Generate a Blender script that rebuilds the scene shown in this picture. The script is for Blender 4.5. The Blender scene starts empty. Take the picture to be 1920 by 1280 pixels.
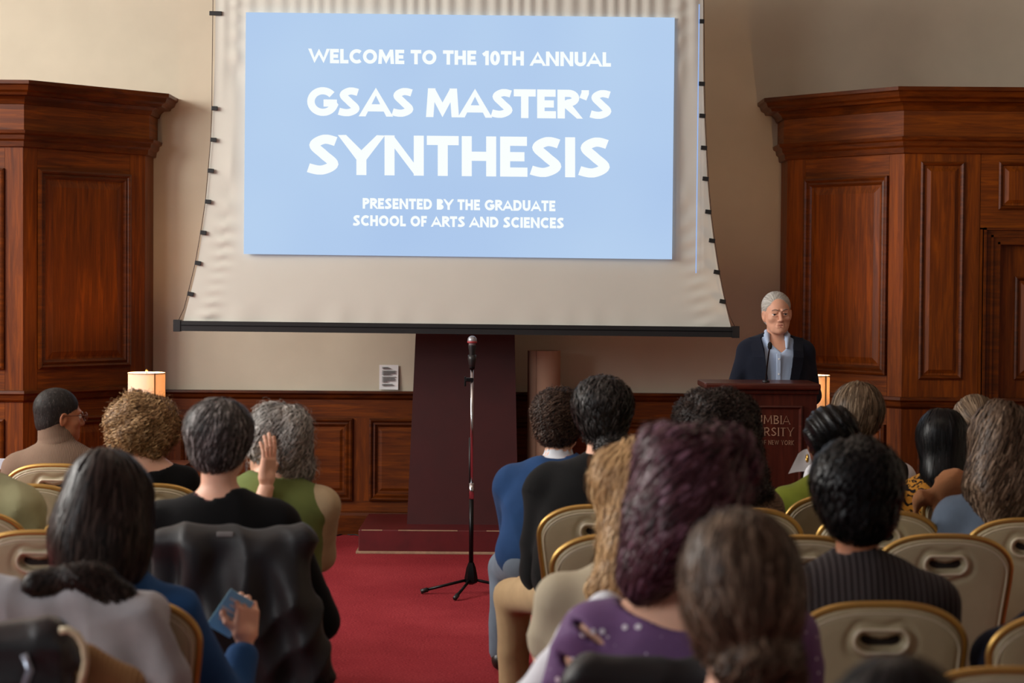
import bpy, math, random
import numpy as np
from mathutils import Vector, Matrix
random.seed(7); RNG = np.random.default_rng(7)
SC = bpy.context.scene
COL = SC.collection
PI = math.pi

# ------------------------------------------------------------------ camera
F_PX = 3733.0
CAM = Vector((0.0, 0.0, 1.70))
PITCH = math.atan(110 / F_PX); ROLL = math.radians(0.42)
_f = Vector((0, math.cos(PITCH), -math.sin(PITCH)))
_r0 = Vector((1, 0, 0)); _u0 = _r0.cross(_f)
_r = _r0 * math.cos(ROLL) + _u0 * math.sin(ROLL)
_u = _u0 * math.cos(ROLL) - _r0 * math.sin(ROLL)
cam_d = bpy.data.cameras.new('camera'); cam_d.sensor_width = 36.0; cam_d.lens = 36.0 * F_PX / 1920
cam_o = bpy.data.objects.new('camera', cam_d); COL.objects.link(cam_o)
cam_o.matrix_world = Matrix(((_r.x, _u.x, -_f.x, CAM.x), (_r.y, _u.y, -_f.y, CAM.y), (_r.z, _u.z, -_f.z, CAM.z), (0, 0, 0, 1)))
cam_d.clip_start = 0.1; cam_d.clip_end = 100
cam_d.dof.use_dof = True; cam_d.dof.focus_distance = 11.2; cam_d.dof.aperture_fstop = 3.6
SC.camera = cam_o

def at(px, py, Y):
    """the point of the plane y = Y that the photograph shows at pixel (px, py)"""
    d = _r * (px - 960) - _u * (py - 640) + _f * F_PX
    return CAM + d * (Y / d.y)

# ------------------------------------------------------------------ world, light, exposure
SC.view_settings.view_transform = 'Standard'; SC.view_settings.look = 'None'
SC.view_settings.gamma = 1.0; SC.view_settings.exposure = 0.0; SC.view_settings.use_curve_mapping = False
w = bpy.data.worlds.new('world'); SC.world = w; w.use_nodes = True
w.node_tree.nodes['Background'].inputs[0].default_value = (0.95, 0.97, 1.0, 1)
w.node_tree.nodes['Background'].inputs[1].default_value = 0.16

def area(name, loc, target, sx, sy, power, col):
    d = bpy.data.lights.new(name, 'AREA'); d.shape = 'RECTANGLE'; d.size = sx; d.size_y = sy
    d.energy = power; d.color = col
    o = bpy.data.objects.new(name, d); COL.objects.link(o); o.location = loc
    o.rotation_euler = (Vector(target) - Vector(loc)).to_track_quat('-Z', 'Y').to_euler()
    return o
# tall windows of the left-hand wall, daylight
area('window_light', (-6.3, 8.6, 3.55), (0.5, 9.8, 1.5), 4.6, 2.2, 600, (1.0, 0.98, 0.93))
area('window_light', (-6.3, 2.2, 3.4), (0.6, 5.0, 1.0), 3.6, 2.4, 290, (0.96, 0.98, 1.0))
# warm ceiling fixture well in front of the stage, and house light over the stage right
area('ceiling_light', (0.4, 7.0, 4.85), (0.4, 7.6, 0), 3.0, 2.2, 28, (1.0, 0.84, 0.66))

# ------------------------------------------------------------------ materials
def srgb(r, g, b):
    def c(v):
        v /= 255.0
        return v / 12.92 if v <= 0.04045 else ((v + 0.055) / 1.055) ** 2.4
    return (c(r), c(g), c(b), 1.0)

def new_mat(name):
    m = bpy.data.materials.new(name); m.use_nodes = True
    nt = m.node_tree; b = nt.nodes['Principled BSDF']
    return m, nt, b

def N(nt, kind, **kw):
    n = nt.nodes.new(kind)
    for k, v in kw.items(): setattr(n, k, v)
    return n

def ramp(nt, fac, stops):
    r = N(nt, 'ShaderNodeValToRGB'); el = r.color_ramp.elements
    while len(el) < len(stops): el.new(0.5)
    for e, (p, c) in zip(el, stops): e.position = p; e.color = c
    nt.links.new(fac, r.inputs[0]); return r.outputs[0]

def coords(nt, scale=(1, 1, 1), rot=(0, 0, 0)):
    t = N(nt, 'ShaderNodeTexCoord'); mp = N(nt, 'ShaderNodeMapping')
    mp.inputs['Scale'].default_value = scale; mp.inputs['Rotation'].default_value = rot
    nt.links.new(t.outputs['Object'], mp.inputs[0]); return mp.outputs[0]

def noise(nt, vec, scale, detail=3, rough=0.55, dist=0.0):
    n = N(nt, 'ShaderNodeTexNoise'); n.inputs['Scale'].default_value = scale
    n.inputs['Detail'].default_value = detail; n.inputs['Roughness'].default_value = rough
    n.inputs['Distortion'].default_value = dist
    if vec is not None: nt.links.new(vec, n.inputs['Vector'])
    return n.outputs[0]

def bump(nt, b, h, strength, dist=0.01):
    n = N(nt, 'ShaderNodeBump'); n.inputs['Strength'].default_value = strength; n.inputs['Distance'].default_value = dist
    nt.links.new(h, n.inputs['Height']); nt.links.new(n.outputs[0], b.inputs['Normal'])

def mul(c, k): return (min(c[0] * k, 1), min(c[1] * k, 1), min(c[2] * k, 1), 1)

def plain(name, rgb, rough=0.6, metal=0.0, var=0.15, vscale=30, bmp=0.0, bscale=200, spec=0.5, sheen=0.0, trans=0.0, coat=0.0):
    m, nt, b = new_mat(name); c = srgb(*rgb)
    v = coords(nt); nz = noise(nt, v, vscale)
    nt.links.new(ramp(nt, nz, [(0.3, mul(c, 1 - var)), (0.7, mul(c, 1 + var))]), b.inputs['Base Color'])
    b.inputs['Roughness'].default_value = rough; b.inputs['Metallic'].default_value = metal
    b.inputs['Specular IOR Level'].default_value = spec
    if sheen: b.inputs['Sheen Weight'].default_value = sheen
    if coat: b.inputs['Coat Weight'].default_value = coat; b.inputs['Coat Roughness'].default_value = 0.25
    if bmp: bump(nt, b, noise(nt, v, bscale, 2), bmp, 0.003)
    return m

def cloth(name, rgb, var=0.2, sheen=0.05, weave=420, kind=None, rgb2=None, rough=0.9, spec=0.12):
    m, nt, b = new_mat(name); c = srgb(*rgb); v = coords(nt)
    base = ramp(nt, noise(nt, v, 6, 4), [(0.3, mul(c, 1 - var)), (0.7, mul(c, 1 + var))])
    h = noise(nt, v, weave, 2)
    if kind in ('rib', 'stripe', 'pin'):
        wv = N(nt, 'ShaderNodeTexWave'); wv.bands_direction = 'X'
        wv.inputs['Scale'].default_value = {'rib': 48, 'stripe': 30, 'pin': 19}[kind]
        wv.inputs['Distortion'].default_value = 0.5; nt.links.new(v, wv.inputs['Vector'])
        if kind == 'rib':
            h = wv.outputs['Fac']
            base = ramp(nt, h, [(0.1, mul(c, 0.72)), (0.6, c)])
        else:
            c2 = srgb(*rgb2); mx = N(nt, 'ShaderNodeMix', data_type='RGBA')
            nt.links.new(ramp(nt, wv.outputs['Fac'], [(0.80, (0, 0, 0, 1)), (0.95, (1, 1, 1, 1))]), mx.inputs[0])
            nt.links.new(base, mx.inputs[6]); mx.inputs[7].default_value = c2; base = mx.outputs[2]
    if kind in ('floral', 'tweed', 'sequin', 'mottle'):
        c2 = srgb(*rgb2)
        if kind == 'floral':
            n1 = noise(nt, v, 26, 2, 0.5, 2.2); fac = ramp(nt, n1, [(0.50, (0, 0, 0, 1)), (0.54, (1, 1, 1, 1))])
        elif kind == 'tweed':
            ck = N(nt, 'ShaderNodeTexChecker'); ck.inputs['Scale'].default_value = 150; nt.links.new(v, ck.inputs[0]); fac = ck.outputs[1]
        elif kind == 'mottle':
            fac = ramp(nt, noise(nt, v, 14, 3, 0.6, 1.0), [(0.48, (0, 0, 0, 1)), (0.56, (1, 1, 1, 1))])
        else:
            vo = N(nt, 'ShaderNodeTexVoronoi'); vo.inputs['Scale'].default_value = 34; nt.links.new(v, vo.inputs['Vector'])
            fac = ramp(nt, vo.outputs['Distance'], [(0.10, (1, 1, 1, 1)), (0.14, (0, 0, 0, 1))])
        mx = N(nt, 'ShaderNodeMix', data_type='RGBA'); nt.links.new(fac, mx.inputs[0])
        nt.links.new(base, mx.inputs[6]); mx.inputs[7].default_value = c2; base = mx.outputs[2]
    nt.links.new(base, b.inputs['Base Color'])
    b.inputs['Roughness'].default_value = rough; b.inputs['Specular IOR Level'].default_value = spec
    b.inputs['Sheen Weight'].default_value = sheen
    bump(nt, b, h, 0.35, 0.002)
    return m

def wood(name, dark, light, grain=(18, 18, 1.2), rough=0.48, scale=2.2, spec=0.22):
    m, nt, b = new_mat(name); v = coords(nt, grain)
    n1 = noise(nt, v, scale, 6, 0.62, 0.8); n2 = noise(nt, coords(nt, (1, 1, 0.25)), 1.1, 3)
    mx = N(nt, 'ShaderNodeMath', operation='MULTIPLY_ADD'); nt.links.new(n1, mx.inputs[0]); mx.inputs[1].default_value = 0.6
    m2 = N(nt, 'ShaderNodeMath', operation='MULTIPLY'); nt.links.new(n2, m2.inputs[0]); m2.inputs[1].default_value = 0.4
    nt.links.new(m2.outputs[0], mx.inputs[2])
    nt.links.new(ramp(nt, mx.outputs[0], [(0.33, srgb(*dark)), (0.5, srgb(*[(a + c) / 2 for a, c in zip(dark, light)])), (0.66, srgb(*light))]), b.inputs['Base Color'])
    b.inputs['Roughness'].default_value = rough; b.inputs['Specular IOR Level'].default_value = spec
    bump(nt, b, n1, 0.10, 0.004)
    return m

def emit(name, rgb, strength=1.0):
    m = bpy.data.materials.new(name); m.use_nodes = True; nt = m.node_tree
    nt.nodes.remove(nt.nodes['Principled BSDF'])
    e = N(nt, 'ShaderNodeEmission'); e.inputs[0].default_value = srgb(*rgb); e.inputs[1].default_value = strength
    nt.links.new(e.outputs[0], nt.nodes['Material Output'].inputs[0]); return m

def hair_mat(name, dark, mid, light, rough=0.5, spec=0.25):
    m, nt, b = new_mat(name); a = N(nt, 'ShaderNodeAttribute'); a.attribute_name = 'tint'
    nt.links.new(ramp(nt, a.outputs['Fac'], [(0.0, srgb(*dark)), (0.5, srgb(*mid)), (1.0, srgb(*light))]), b.inputs['Base Color'])
    b.inputs['Roughness'].default_value = rough; b.inputs['Specular IOR Level'].default_value = spec * 0.75
    return m

def skin_mat(name, rgb):
    m, nt, b = new_mat(name); c = srgb(*rgb); v = coords(nt)
    c2 = (c[0], c[1] * 0.92, c[2] * 0.88, 1)
    nt.links.new(ramp(nt, noise(nt, v, 22, 4), [(0.35, c2), (0.62, c)]), b.inputs['Base Color'])
    b.inputs['Roughness'].default_value = 0.52; b.inputs['Specular IOR Level'].default_value = 0.35
    b.inputs['Subsurface Weight'].default_value = 0.08; b.inputs['Subsurface Radius'].default_value = (0.02, 0.008, 0.004); b.inputs['Subsurface Scale'].default_value = 0.3
    bump(nt, b, noise(nt, v, 260, 2), 0.15, 0.001)
    return m

# ------------------------------------------------------------------ mesh helpers
def tag(o, label=None, cat=None, group=None, kind=None):
    if label: o['label'] = label
    if cat: o['category'] = cat
    if group: o['group'] = group
    if kind: o['kind'] = kind
    return o

def mesh_data(name, verts, faces, mats=(), smooth=False, tint=None):
    me = bpy.data.meshes.new(name)
    verts = np.asarray(verts, dtype=np.float32)
    if isinstance(faces, np.ndarray) and faces.ndim == 2:
        nf, k = faces.shape
        me.vertices.add(len(verts)); me.vertices.foreach_set('co', verts.ravel())
        me.loops.add(nf * k); me.loops.foreach_set('vertex_index', faces.astype(np.int32).ravel())
        me.polygons.add(nf); me.polygons.foreach_set('loop_start', np.arange(0, nf * k, k, dtype=np.int32))
        me.update(calc_edges=True)
    else:
        me.from_pydata([tuple(map(float, v)) for v in verts], [], [list(map(int, f)) for f in faces]); me.update()
    if smooth: me.polygons.foreach_set('use_smooth', [True] * len(me.polygons))
    if tint is not None:
        a = me.attributes.new('tint', 'FLOAT', 'POINT'); a.data.foreach_set('value', np.asarray(tint, dtype=np.float32))
    for m in (mats if isinstance(mats, (list, tuple)) else [mats]): me.materials.append(m)
    return me

def link(name, me, parent=None, loc=(0, 0, 0), rz=0.0):
    o = bpy.data.objects.new(name, me); COL.objects.link(o); o.location = loc
    o.rotation_euler = (0, 0, rz)
    if parent is not None: o.parent = parent
    return o

def mk(name, verts, faces, mat, parent=None, smooth=False, tint=None):
    return link(name, mesh_data(name, verts, faces, mat, smooth, tint), parent)

def empty(name, loc, rz=0.0, **kw):
    o = link(name, None, None, loc, rz); o.empty_display_size = 0.2
    return tag(o, **kw)

class MB:
    """collects shapes for one mesh"""
    def __init__(s): s.v = []; s.f = []
    def add(s, v, f):
        n = len(s.v); s.v += [tuple(p) for p in v]; s.f += [[i + n for i in q] for q in f]; return s
    def box(s, x0, x1, y0, y1, z0, z1, bev=0.0):
        if bev <= 0:
            v = [(x, y, z) for z in (z0, z1) for y in (y0, y1) for x in (x0, x1)]
            return s.add(v, [[0, 2, 3, 1], [4, 5, 7, 6], [0, 1, 5, 4], [1, 3, 7, 5], [3, 2, 6, 7], [2, 0, 4, 6]])
        import bmesh
        bm = bmesh.new(); bmesh.ops.create_cube(bm, size=1.0)
        for q in bm.verts: q.co = Vector(((x0 + x1) / 2 + q.co.x * (x1 - x0), (y0 + y1) / 2 + q.co.y * (y1 - y0), (z0 + z1) / 2 + q.co.z * (z1 - z0)))
        bmesh.ops.bevel(bm, geom=bm.edges[:], offset=bev, segments=2, affect='EDGES', profile=0.5)
        bm.verts.index_update(); s.add([q.co[:] for q in bm.verts], [[q.index for q in f.verts] for f in bm.faces]); bm.free(); return s
    def tube(s, pts, r, n=8, cap=True, closed=False):
        pts = [Vector(p) for p in pts]; m = len(pts)
        rr = r if isinstance(r, (list, tuple)) else [r] * m
        v = []; f = []; up = None
        for i, p in enumerate(pts):
            a = pts[(i - 1) % m] if closed else pts[max(i - 1, 0)]; b = pts[(i + 1) % m] if closed else pts[min(i + 1, m - 1)]
            t = (b - a).normalized()
            if up is None: up = Vector((0, 0, 1)) if abs(t.z) < 0.9 else Vector((1, 0, 0))
            e1 = (up - t * up.dot(t)).normalized(); e2 = t.cross(e1); up = e1
            for k in range(n):
                a_ = 2 * PI * k / n; v.append(p + (e1 * math.cos(a_) + e2 * math.sin(a_)) * rr[i])
        for i in range(m if closed else m - 1):
            for k in range(n):
                a = i * n + k; b = i * n + (k + 1) % n; j = ((i + 1) % m) * n
                f.append([a, b, j + (k + 1) % n, j + k])
        if cap and not closed:
            f.append(list(range(n))[::-1]); f.append(list(range((m - 1) * n, m * n)))
        return s.add(v, f)
    def lathe(s, prof, n=24, c=(0, 0, 0), cap=True):
        v = []; f = []
        for r, z in prof:
            for k in range(n): v.append((c[0] + r * math.cos(2 * PI * k / n), c[1] + r * math.sin(2 * PI * k / n), c[2] + z))
        for i in range(len(prof) - 1):
            for k in range(n): f.append([i * n + k, i * n + (k + 1) % n, (i + 1) * n + (k + 1) % n, (i + 1) * n + k])
        if cap and prof[0][0] > 1e-4: f.append(list(range(n))[::-1])
        if cap and prof[-1][0] > 1e-4: f.append(list(range((len(prof) - 1) * n, len(prof) * n)))
        return s.add(v, f)
    def build(s, name, mat, parent=None, smooth=False): 
        return mk(name, s.v, s.f, mat, parent, smooth)

def auto_smooth(o, ang=40):
    me = o.data
    me.polygons.foreach_set('use_smooth', [True] * len(me.polygons))
    try: me.set_sharp_from_angle(angle=math.radians(ang))
    except Exception: pass
    return o

class Face:
    """a vertical plane: u runs along it, out points into the room"""
    def __init__(s, p0, p1):
        s.o = Vector((p0[0], p0[1], 0)); d = Vector((p1[0] - p0[0], p1[1] - p0[1], 0)); s.len = d.length
        s.u = d.normalized(); s.n = Vector((s.u.y, -s.u.x, 0))
    def p(s, u, z, out): 
        q = s.o + s.u * u + s.n * out; return (q.x, q.y, z)
    def box(s, mb, u0, u1, z0, z1, o0, o1):
        v = [s.p(u, z, o) for z in (z0, z1) for o in (o1, o0) for u in (u0, u1)]
        return mb.add(v, [[0, 2, 3, 1], [4, 5, 7, 6], [0, 1, 5, 4], [1, 3, 7, 5], [3, 2, 6, 7], [2, 0, 4, 6]])
    def ring(s, mb, u0, u1, z0, z1, prof):
        """prof: (inset, out) points swept round the rectangle"""
        v = []; f = []; m = len(prof)
        for (i, o) in prof: v += [s.p(u0 + i, z0 + i, o), s.p(u1 - i, z0 + i, o), s.p(u1 - i, z1 - i, o), s.p(u0 + i, z1 - i, o)]
        for a in range(m - 1):
            for k in range(4): f.append([a * 4 + k, a * 4 + (k + 1) % 4, a * 4 + 4 + (k + 1) % 4, a * 4 + 4 + k])
        return mb.add(v, f)

def sweep(path, prof, closed=True):
    """prof: (out, z) points carried along a plan path with mitred corners; 'out' to the right of travel"""
    P = [Vector((p[0], p[1])) for p in path]; mb = MB(); n = len(P); m = len(prof); v = []; f = []
    for i, p in enumerate(P):
        d1 = (P[i] - P[i - 1]).normalized() if i > 0 else None; d2 = (P[i + 1] - P[i]).normalized() if i < n - 1 else None
        if d1 is None: d1 = d2
        if d2 is None: d2 = d1
        n1 = Vector((d1.y, -d1.x)); n2 = Vector((d2.y, -d2.x)); b = (n1 + n2).normalized(); k = 1 / max(b.dot(n1), 0.3)
        for (o, z) in prof: v.append((p.x + b.x * o * k, p.y + b.y * o * k, z))
    for i in range(n - 1):
        for j in range(m - 1): f.append([i * m + j, (i + 1) * m + j, (i + 1) * m + j + 1, i * m + j + 1])
        if closed: f.append([i * m + m - 1, (i + 1) * m + m - 1, (i + 1) * m, i * m])
    f.append(list(range(m))); f.append(list(range((n - 1) * m, n * m))[::-1])
    return mb.add(v, f)
# ================================================================== THE SETTING
YW = 13.38                                   # stage wall
M_PLAST = plain('plaster', (204, 194, 174), 0.85, var=0.05, vscale=2.5, bmp=0.12, bscale=60, spec=0.2)
M_CEIL = plain('ceiling_paint', (214, 208, 198), 0.9, var=0.03)
M_WOOD = wood('oak_panelling_upright', (66, 26, 4), (138, 68, 5), (16, 16, 1.0))
M_WOODH = wood('oak_panelling_level', (62, 24, 4), (134, 66, 5), (1.3, 1.3, 20))
M_WOODD = wood('dark_oak_mouldings', (50, 19, 4), (108, 50, 4), (2, 2, 14), rough=0.38)
M_CARPET, nt, b = new_mat('red_carpet')
v = coords(nt)
wv = noise(nt, coords(nt, (1, 1.8, 1)), 90, 3, 0.7)
mxx = N(nt, 'ShaderNodeMath', operation='MULTIPLY_ADD'); nt.links.new(wv, mxx.inputs[0]); mxx.inputs[1].default_value = 0.75
m2 = N(nt, 'ShaderNodeMath', operation='MULTIPLY'); nt.links.new(noise(nt, v, 1.6, 4), m2.inputs[0]); m2.inputs[1].default_value = 0.25; nt.links.new(m2.outputs[0], mxx.inputs[2])
nt.links.new(ramp(nt, mxx.outputs[0], [(0.35, srgb(112, 32, 38)), (0.5, srgb(144, 48, 54)), (0.66, srgb(176, 72, 76))]), b.inputs['Base Color'])
b.inputs['Roughness'].default_value = 0.95; b.inputs['Specular IOR Level'].default_value = 0.04; b.inputs['Sheen Weight'].default_value = 0.0
bump(nt, b, wv, 0.6, 0.006)

mb = MB(); mb.box(-6.6, 6.6, -3.0, YW + 0.2, -0.12, 0.0)
tag(mb.build('floor', M_CARPET), kind='structure')
mb = MB(); mb.box(-6.6, 6.6, YW, YW + 0.2, 0, 5.0)
tag(mb.build('wall_back', M_PLAST), kind='structure')
mb = MB(); mb.box(-6.6, 6.6, -3.0, YW + 0.2, 5.0, 5.12)
tag(mb.build('ceiling', M_CEIL), kind='structure')
mb = MB(); mb.box(-6.8, -6.6, -3.0, YW + 0.2, -0.12, 5.12)
tag(mb.build('wall_west', M_PLAST), kind='structure')
mb = MB(); mb.box(6.6, 6.8, -3.0, YW + 0.2, -0.12, 5.12)
tag(mb.build('wall_east', M_PLAST), kind='structure')

MOULD = [(0, 0), (0.0, 0.020), (0.012, 0.026), (0.022, 0.020), (0.026, 0.012), (0.040, 0.016), (0.046, 0.010), (0.056, 0.004)]
FIELD = [(0.056, 0.004), (0.075, 0.004), (0.085, 0.010), (0.088, 0.012)]

def wall_panel(fc, parent, u0, u1, z0, z1, mat, field=(0.05, 0.012), mould=MOULD, deep=1.0):
    r = MB(); fc.ring(r, u0, u1, z0, z1, [(i, o * deep) for i, o in mould]); r.build('panel_moulding', M_WOODD, parent)
    q = MB(); i0, o0 = mould[-1]; bev, up = field
    fc.ring(q, u0, u1, z0, z1, [(i0, 0.001), (i0 + 0.012, 0.001), (i0 + bev, up)])
    i = i0 + bev
    q.add([fc.p(u0 + i, z0 + i, up), fc.p(u1 - i, z0 + i, up), fc.p(u1 - i, z1 - i, up), fc.p(u0 + i, z1 - i, up)], [[0, 1, 2, 3]])
    q.build('panel', mat, parent)

def framed(fc, parent, U0, U1, Z0, Z1, rects):
    """backing board, two stiles, rails between the panels of one column, then the panels"""
    b = MB(); fc.box(b, U0, U1, Z0, Z1, -0.04, -0.004); b.build('backing_board', M_WOOD, parent)
    ul = min(r[0] for r in rects); ur = max(r[1] for r in rects)
    for a, c in ((U0, ul - 0.004), (ur + 0.004, U1)):
        b = MB(); fc.box(b, a, c, Z0, Z1, -0.004, 0.0); b.build('stile', M_WOOD, parent)
    zs = [Z0] + [z for r in sorted(rects, key=lambda r: r[2]) for z in (r[2], r[3])] + [Z1]
    for k in range(0, len(zs), 2):
        b = MB(); fc.box(b, ul - 0.002, ur + 0.002, zs[k], zs[k + 1], -0.004, -0.0005); b.build('rail', M_WOODH, parent)
    for (a, c, d, e) in rects: wall_panel(fc, parent, a, c, d, e, M_WOOD)

# bays of panelling left and right of the stage wall
YF = 12.35
ZC = at(43, 150, YF - 0.15).z                # top of the cornice
def zz(px, py, Y): return at(px, py, Y).z
Z_RAIL = 0.99
xl_c = at(43, 500, YF).x; xl_e = at(272, 500, 13.08).x
xr_c = at(1694, 450, YF).x; xr_e = at(1475, 450, 13.08).x

def bay(name, path):
    root = empty(name, (0, 0, 0), kind='structure')
    # core that the boards are fixed to
    core = MB(); n = len(path)
    vs = [(p[0], p[1] , z) for z in (0, ZC - 0.02) for p in path] ; fs = [[i, (i + 1) % n, n + (i + 1) % n, n + i] for i in range(n)]
    fs += [list(range(n))[::-1], list(range(n, 2 * n))]
    return root, core.add(vs, fs)

def bay_trim(root, path):
    z = ZC
    crown = [(0.0, z), (0.165, z), (0.165, z - 0.022), (0.150, z - 0.030), (0.140, z - 0.058), (0.118, z - 0.070), (0.112, z - 0.085), (0.070, z - 0.088), (0.050, z - 0.108), (0.038, z - 0.135), (0.0, z - 0.14)]
    sweep(path, crown).build('cornice', M_WOODD, root)
    sweep(path, [(0.0, z - 0.135), (0.028, z - 0.135), (0.028, z - 0.30), (0.0, z - 0.30)]).build('frieze', M_WOODH, root)
    sweep(path, [(0.0, z - 0.295), (0.060, z - 0.295), (0.056, z - 0.315), (0.040, z - 0.325), (0.036, z - 0.350), (0.022, z - 0.362), (0.018, z - 0.395), (0.0, z - 0.40)]).build('architrave', M_WOODD, root)
    sweep(path, [(0.0, Z_RAIL + 0.02), (0.030, Z_RAIL + 0.018), (0.034, Z_RAIL), (0.022, Z_RAIL - 0.012), (0.018, Z_RAIL - 0.040), (0.008, Z_RAIL - 0.052), (0.0, Z_RAIL - 0.055)]).build('dado_rail', M_WOODD, root)
    sweep(path, [(0.0, 0.0), (0.025, 0.0), (0.025, 0.12), (0.012, 0.14), (0.0, 0.14)]).build('skirting', M_WOODD, root)

# left bay (travel so that 'right' faces the room: from -x to +x)
pl = [(-6.59, YF), (xl_c, YF), (xl_e, 13.08), (xl_e, YW)]
root, core = bay('wall_left', [(-6.59, YF + 0.041), (xl_c - 0.01, YF + 0.041), (xl_e - 0.041, 13.10), (xl_e - 0.041, YW + 0.02), (-6.59, YW + 0.02)])
core.build('core', M_WOOD, root); bay_trim(root, pl)
fa = Face(pl[1], pl[2]); zt = ZC - 0.40
L = fa.len
Zp0 = 1.14; Zp1 = zt - 0.13
framed(fa, root, 0, L, 0.14, zt, [(0.11, L - 0.13, 0.20, 0.83), (0.11, L - 0.13, Zp0, Zp1)])
fs = Face(pl[2], pl[3]); b = MB(); fs.box(b, -0.0, fs.len, 0, zt, -0.04, 0); b.build('end_board', M_WOOD, root)
ff = Face(pl[0], pl[1]); W = ff.len
for k in range(3):
    a = W - 0.115 - 0.85 - k * 1.05
    if a < 0.1: break
    framed(ff, root, a - 0.1 if k < 2 else 0, W if k == 0 else a + 0.95, 0.14, zt, [(a, a + 0.85, 0.20, 0.83), (a, a + 0.85, Zp0, Zp1)])

# right bay, path travels from the wall out to the front
pr = [(xr_e, YW), (xr_e, 13.08), (xr_c, YF), (6.59, YF)]
root, core = bay('wall_right', [(6.59, YW + 0.02), (xr_e + 0.041, YW + 0.02), (xr_e + 0.041, 13.10), (xr_c + 0.01, YF + 0.041), (6.59, YF + 0.041)][::-1])
core.build('core', M_WOOD, root); bay_trim(root, pr)
fs = Face(pr[0], pr[1]); b = MB(); fs.box(b, 0, fs.len, 0, zt, -0.04, 0); b.build('end_board', M_WOOD, root)
fa = Face(pr[1], pr[2]); L = fa.len
framed(fa, root, 0, L, 0.14, zt, [(0.16, L - 0.12, 0.20, 0.83), (0.16, L - 0.12, Zp0, Zp1)])
ff = Face(pr[2], pr[3])
uu = lambda px, py=500: at(px, py, YF).x - xr_c
zf = lambda py, px=1750: at(px, py, YF).z
SMALL = [(0, 0), (0.0, 0.010), (0.010, 0.016), (0.020, 0.010), (0.026, 0.002)]
b = MB(); ff.box(b, 0, uu(1836), 0.14, zt, -0.04, 0.0); b.build('stile', M_WOOD, root)
for (z0, z1) in ((1.12, zf(303)), (0.22, 0.84)):
    wall_panel(ff, root, uu(1724), uu(1806), z0, z1, M_WOOD, (0.035, 0.014), SMALL)
UD = uu(1842); DW = 1.35; DZ = zf(427, 1870)
b = MB(); ff.box(b, uu(1836) + 0.003, UD + DW + 0.3, DZ - 0.01, zt, -0.04, 0.0); b.build('overdoor_board', M_WOODH, root)
for k in range(3):
    wall_panel(ff, root, uu(1870) + k * 0.42, uu(1870) + 0.36 + k * 0.42, zf(393, 1870), zf(303, 1870), M_WOOD, (0.035, 0.014), SMALL)
b = MB(); ff.box(b, uu(1836) + 0.003, UD + 0.01, 0.14, DZ, -0.04, 0.0); b.build('stile', M_WOOD, root)
b = MB(); ff.box(b, UD + DW, 6.59 - xr_c, 0.14, zt, -0.04, 0.0); b.build('stile', M_WOOD, root)
wall_panel(ff, root, UD + DW + 0.15, UD + DW + 1.05, 1.12, zf(303), M_WOOD); wall_panel(ff, root, UD + DW + 0.15, UD + DW + 1.05, 0.22, 0.84, M_WOOD)
# door in the right bay
door = empty('door_1', (0, 0, 0), kind='structure')
cas = MB()
for (a, c, e, g) in ((UD, UD + 0.105, 0, DZ), (UD + DW - 0.105, UD + DW, 0, DZ)):
    ff.box(cas, a, c, e, g - 0.105, -0.04, 0.028)
ff.box(cas, UD, UD + DW, DZ - 0.105, DZ, -0.04, 0.028)
for i, (ins, o) in enumerate(((0.0, 0.045), (0.045, 0.036), (0.088, 0.032))):
    w_ = 0.014
    ff.box(cas, UD + ins, UD + ins + w_, 0, DZ - ins, 0.0, o); ff.box(cas, UD + DW - ins - w_, UD + DW - ins, 0, DZ - ins, 0.0, o); ff.box(cas, UD + ins, UD + DW - ins, DZ - ins - w_, DZ - ins, 0.0, o)
cas.build('casing', M_WOODD, door)
leaf = MB(); ff.box(leaf, UD + 0.10, UD + DW - 0.10, 0.01, DZ - 0.10, -0.039, -0.03); leaf.build('door_leaf', M_WOOD, door)
class Off(Face):
    def __init__(s, f, d): s.o = f.o + f.n * d; s.u = f.u; s.n = f.n; s.len = f.len
fd = Off(ff, -0.03)
for (z0, z1) in ((1.12, DZ - 0.30), (0.22, 0.90)):
    wall_panel(fd, door, UD + 0.21, UD + DW / 2 - 0.06, z0, z1, M_WOOD, (0.035, 0.014), SMALL)
    wall_panel(fd, door, UD + DW / 2 + 0.06, UD + DW - 0.21, z0, z1, M_WOOD, (0.035, 0.014), SMALL)
kb = MB(); kb.lathe([(0.0, 0), (0.02, 0), (0.012, 0.02), (0.026, 0.04), (0.024, 0.06), (0, 0.066)], 12)
k_o = kb.build('door_knob', plain('brass', (190, 150, 70), 0.3, 1.0), door, True); k_o.rotation_euler = (PI / 2, 0, 0); k_o.location = ff.p(UD + DW - 0.16, 1.0, -0.028)

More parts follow.
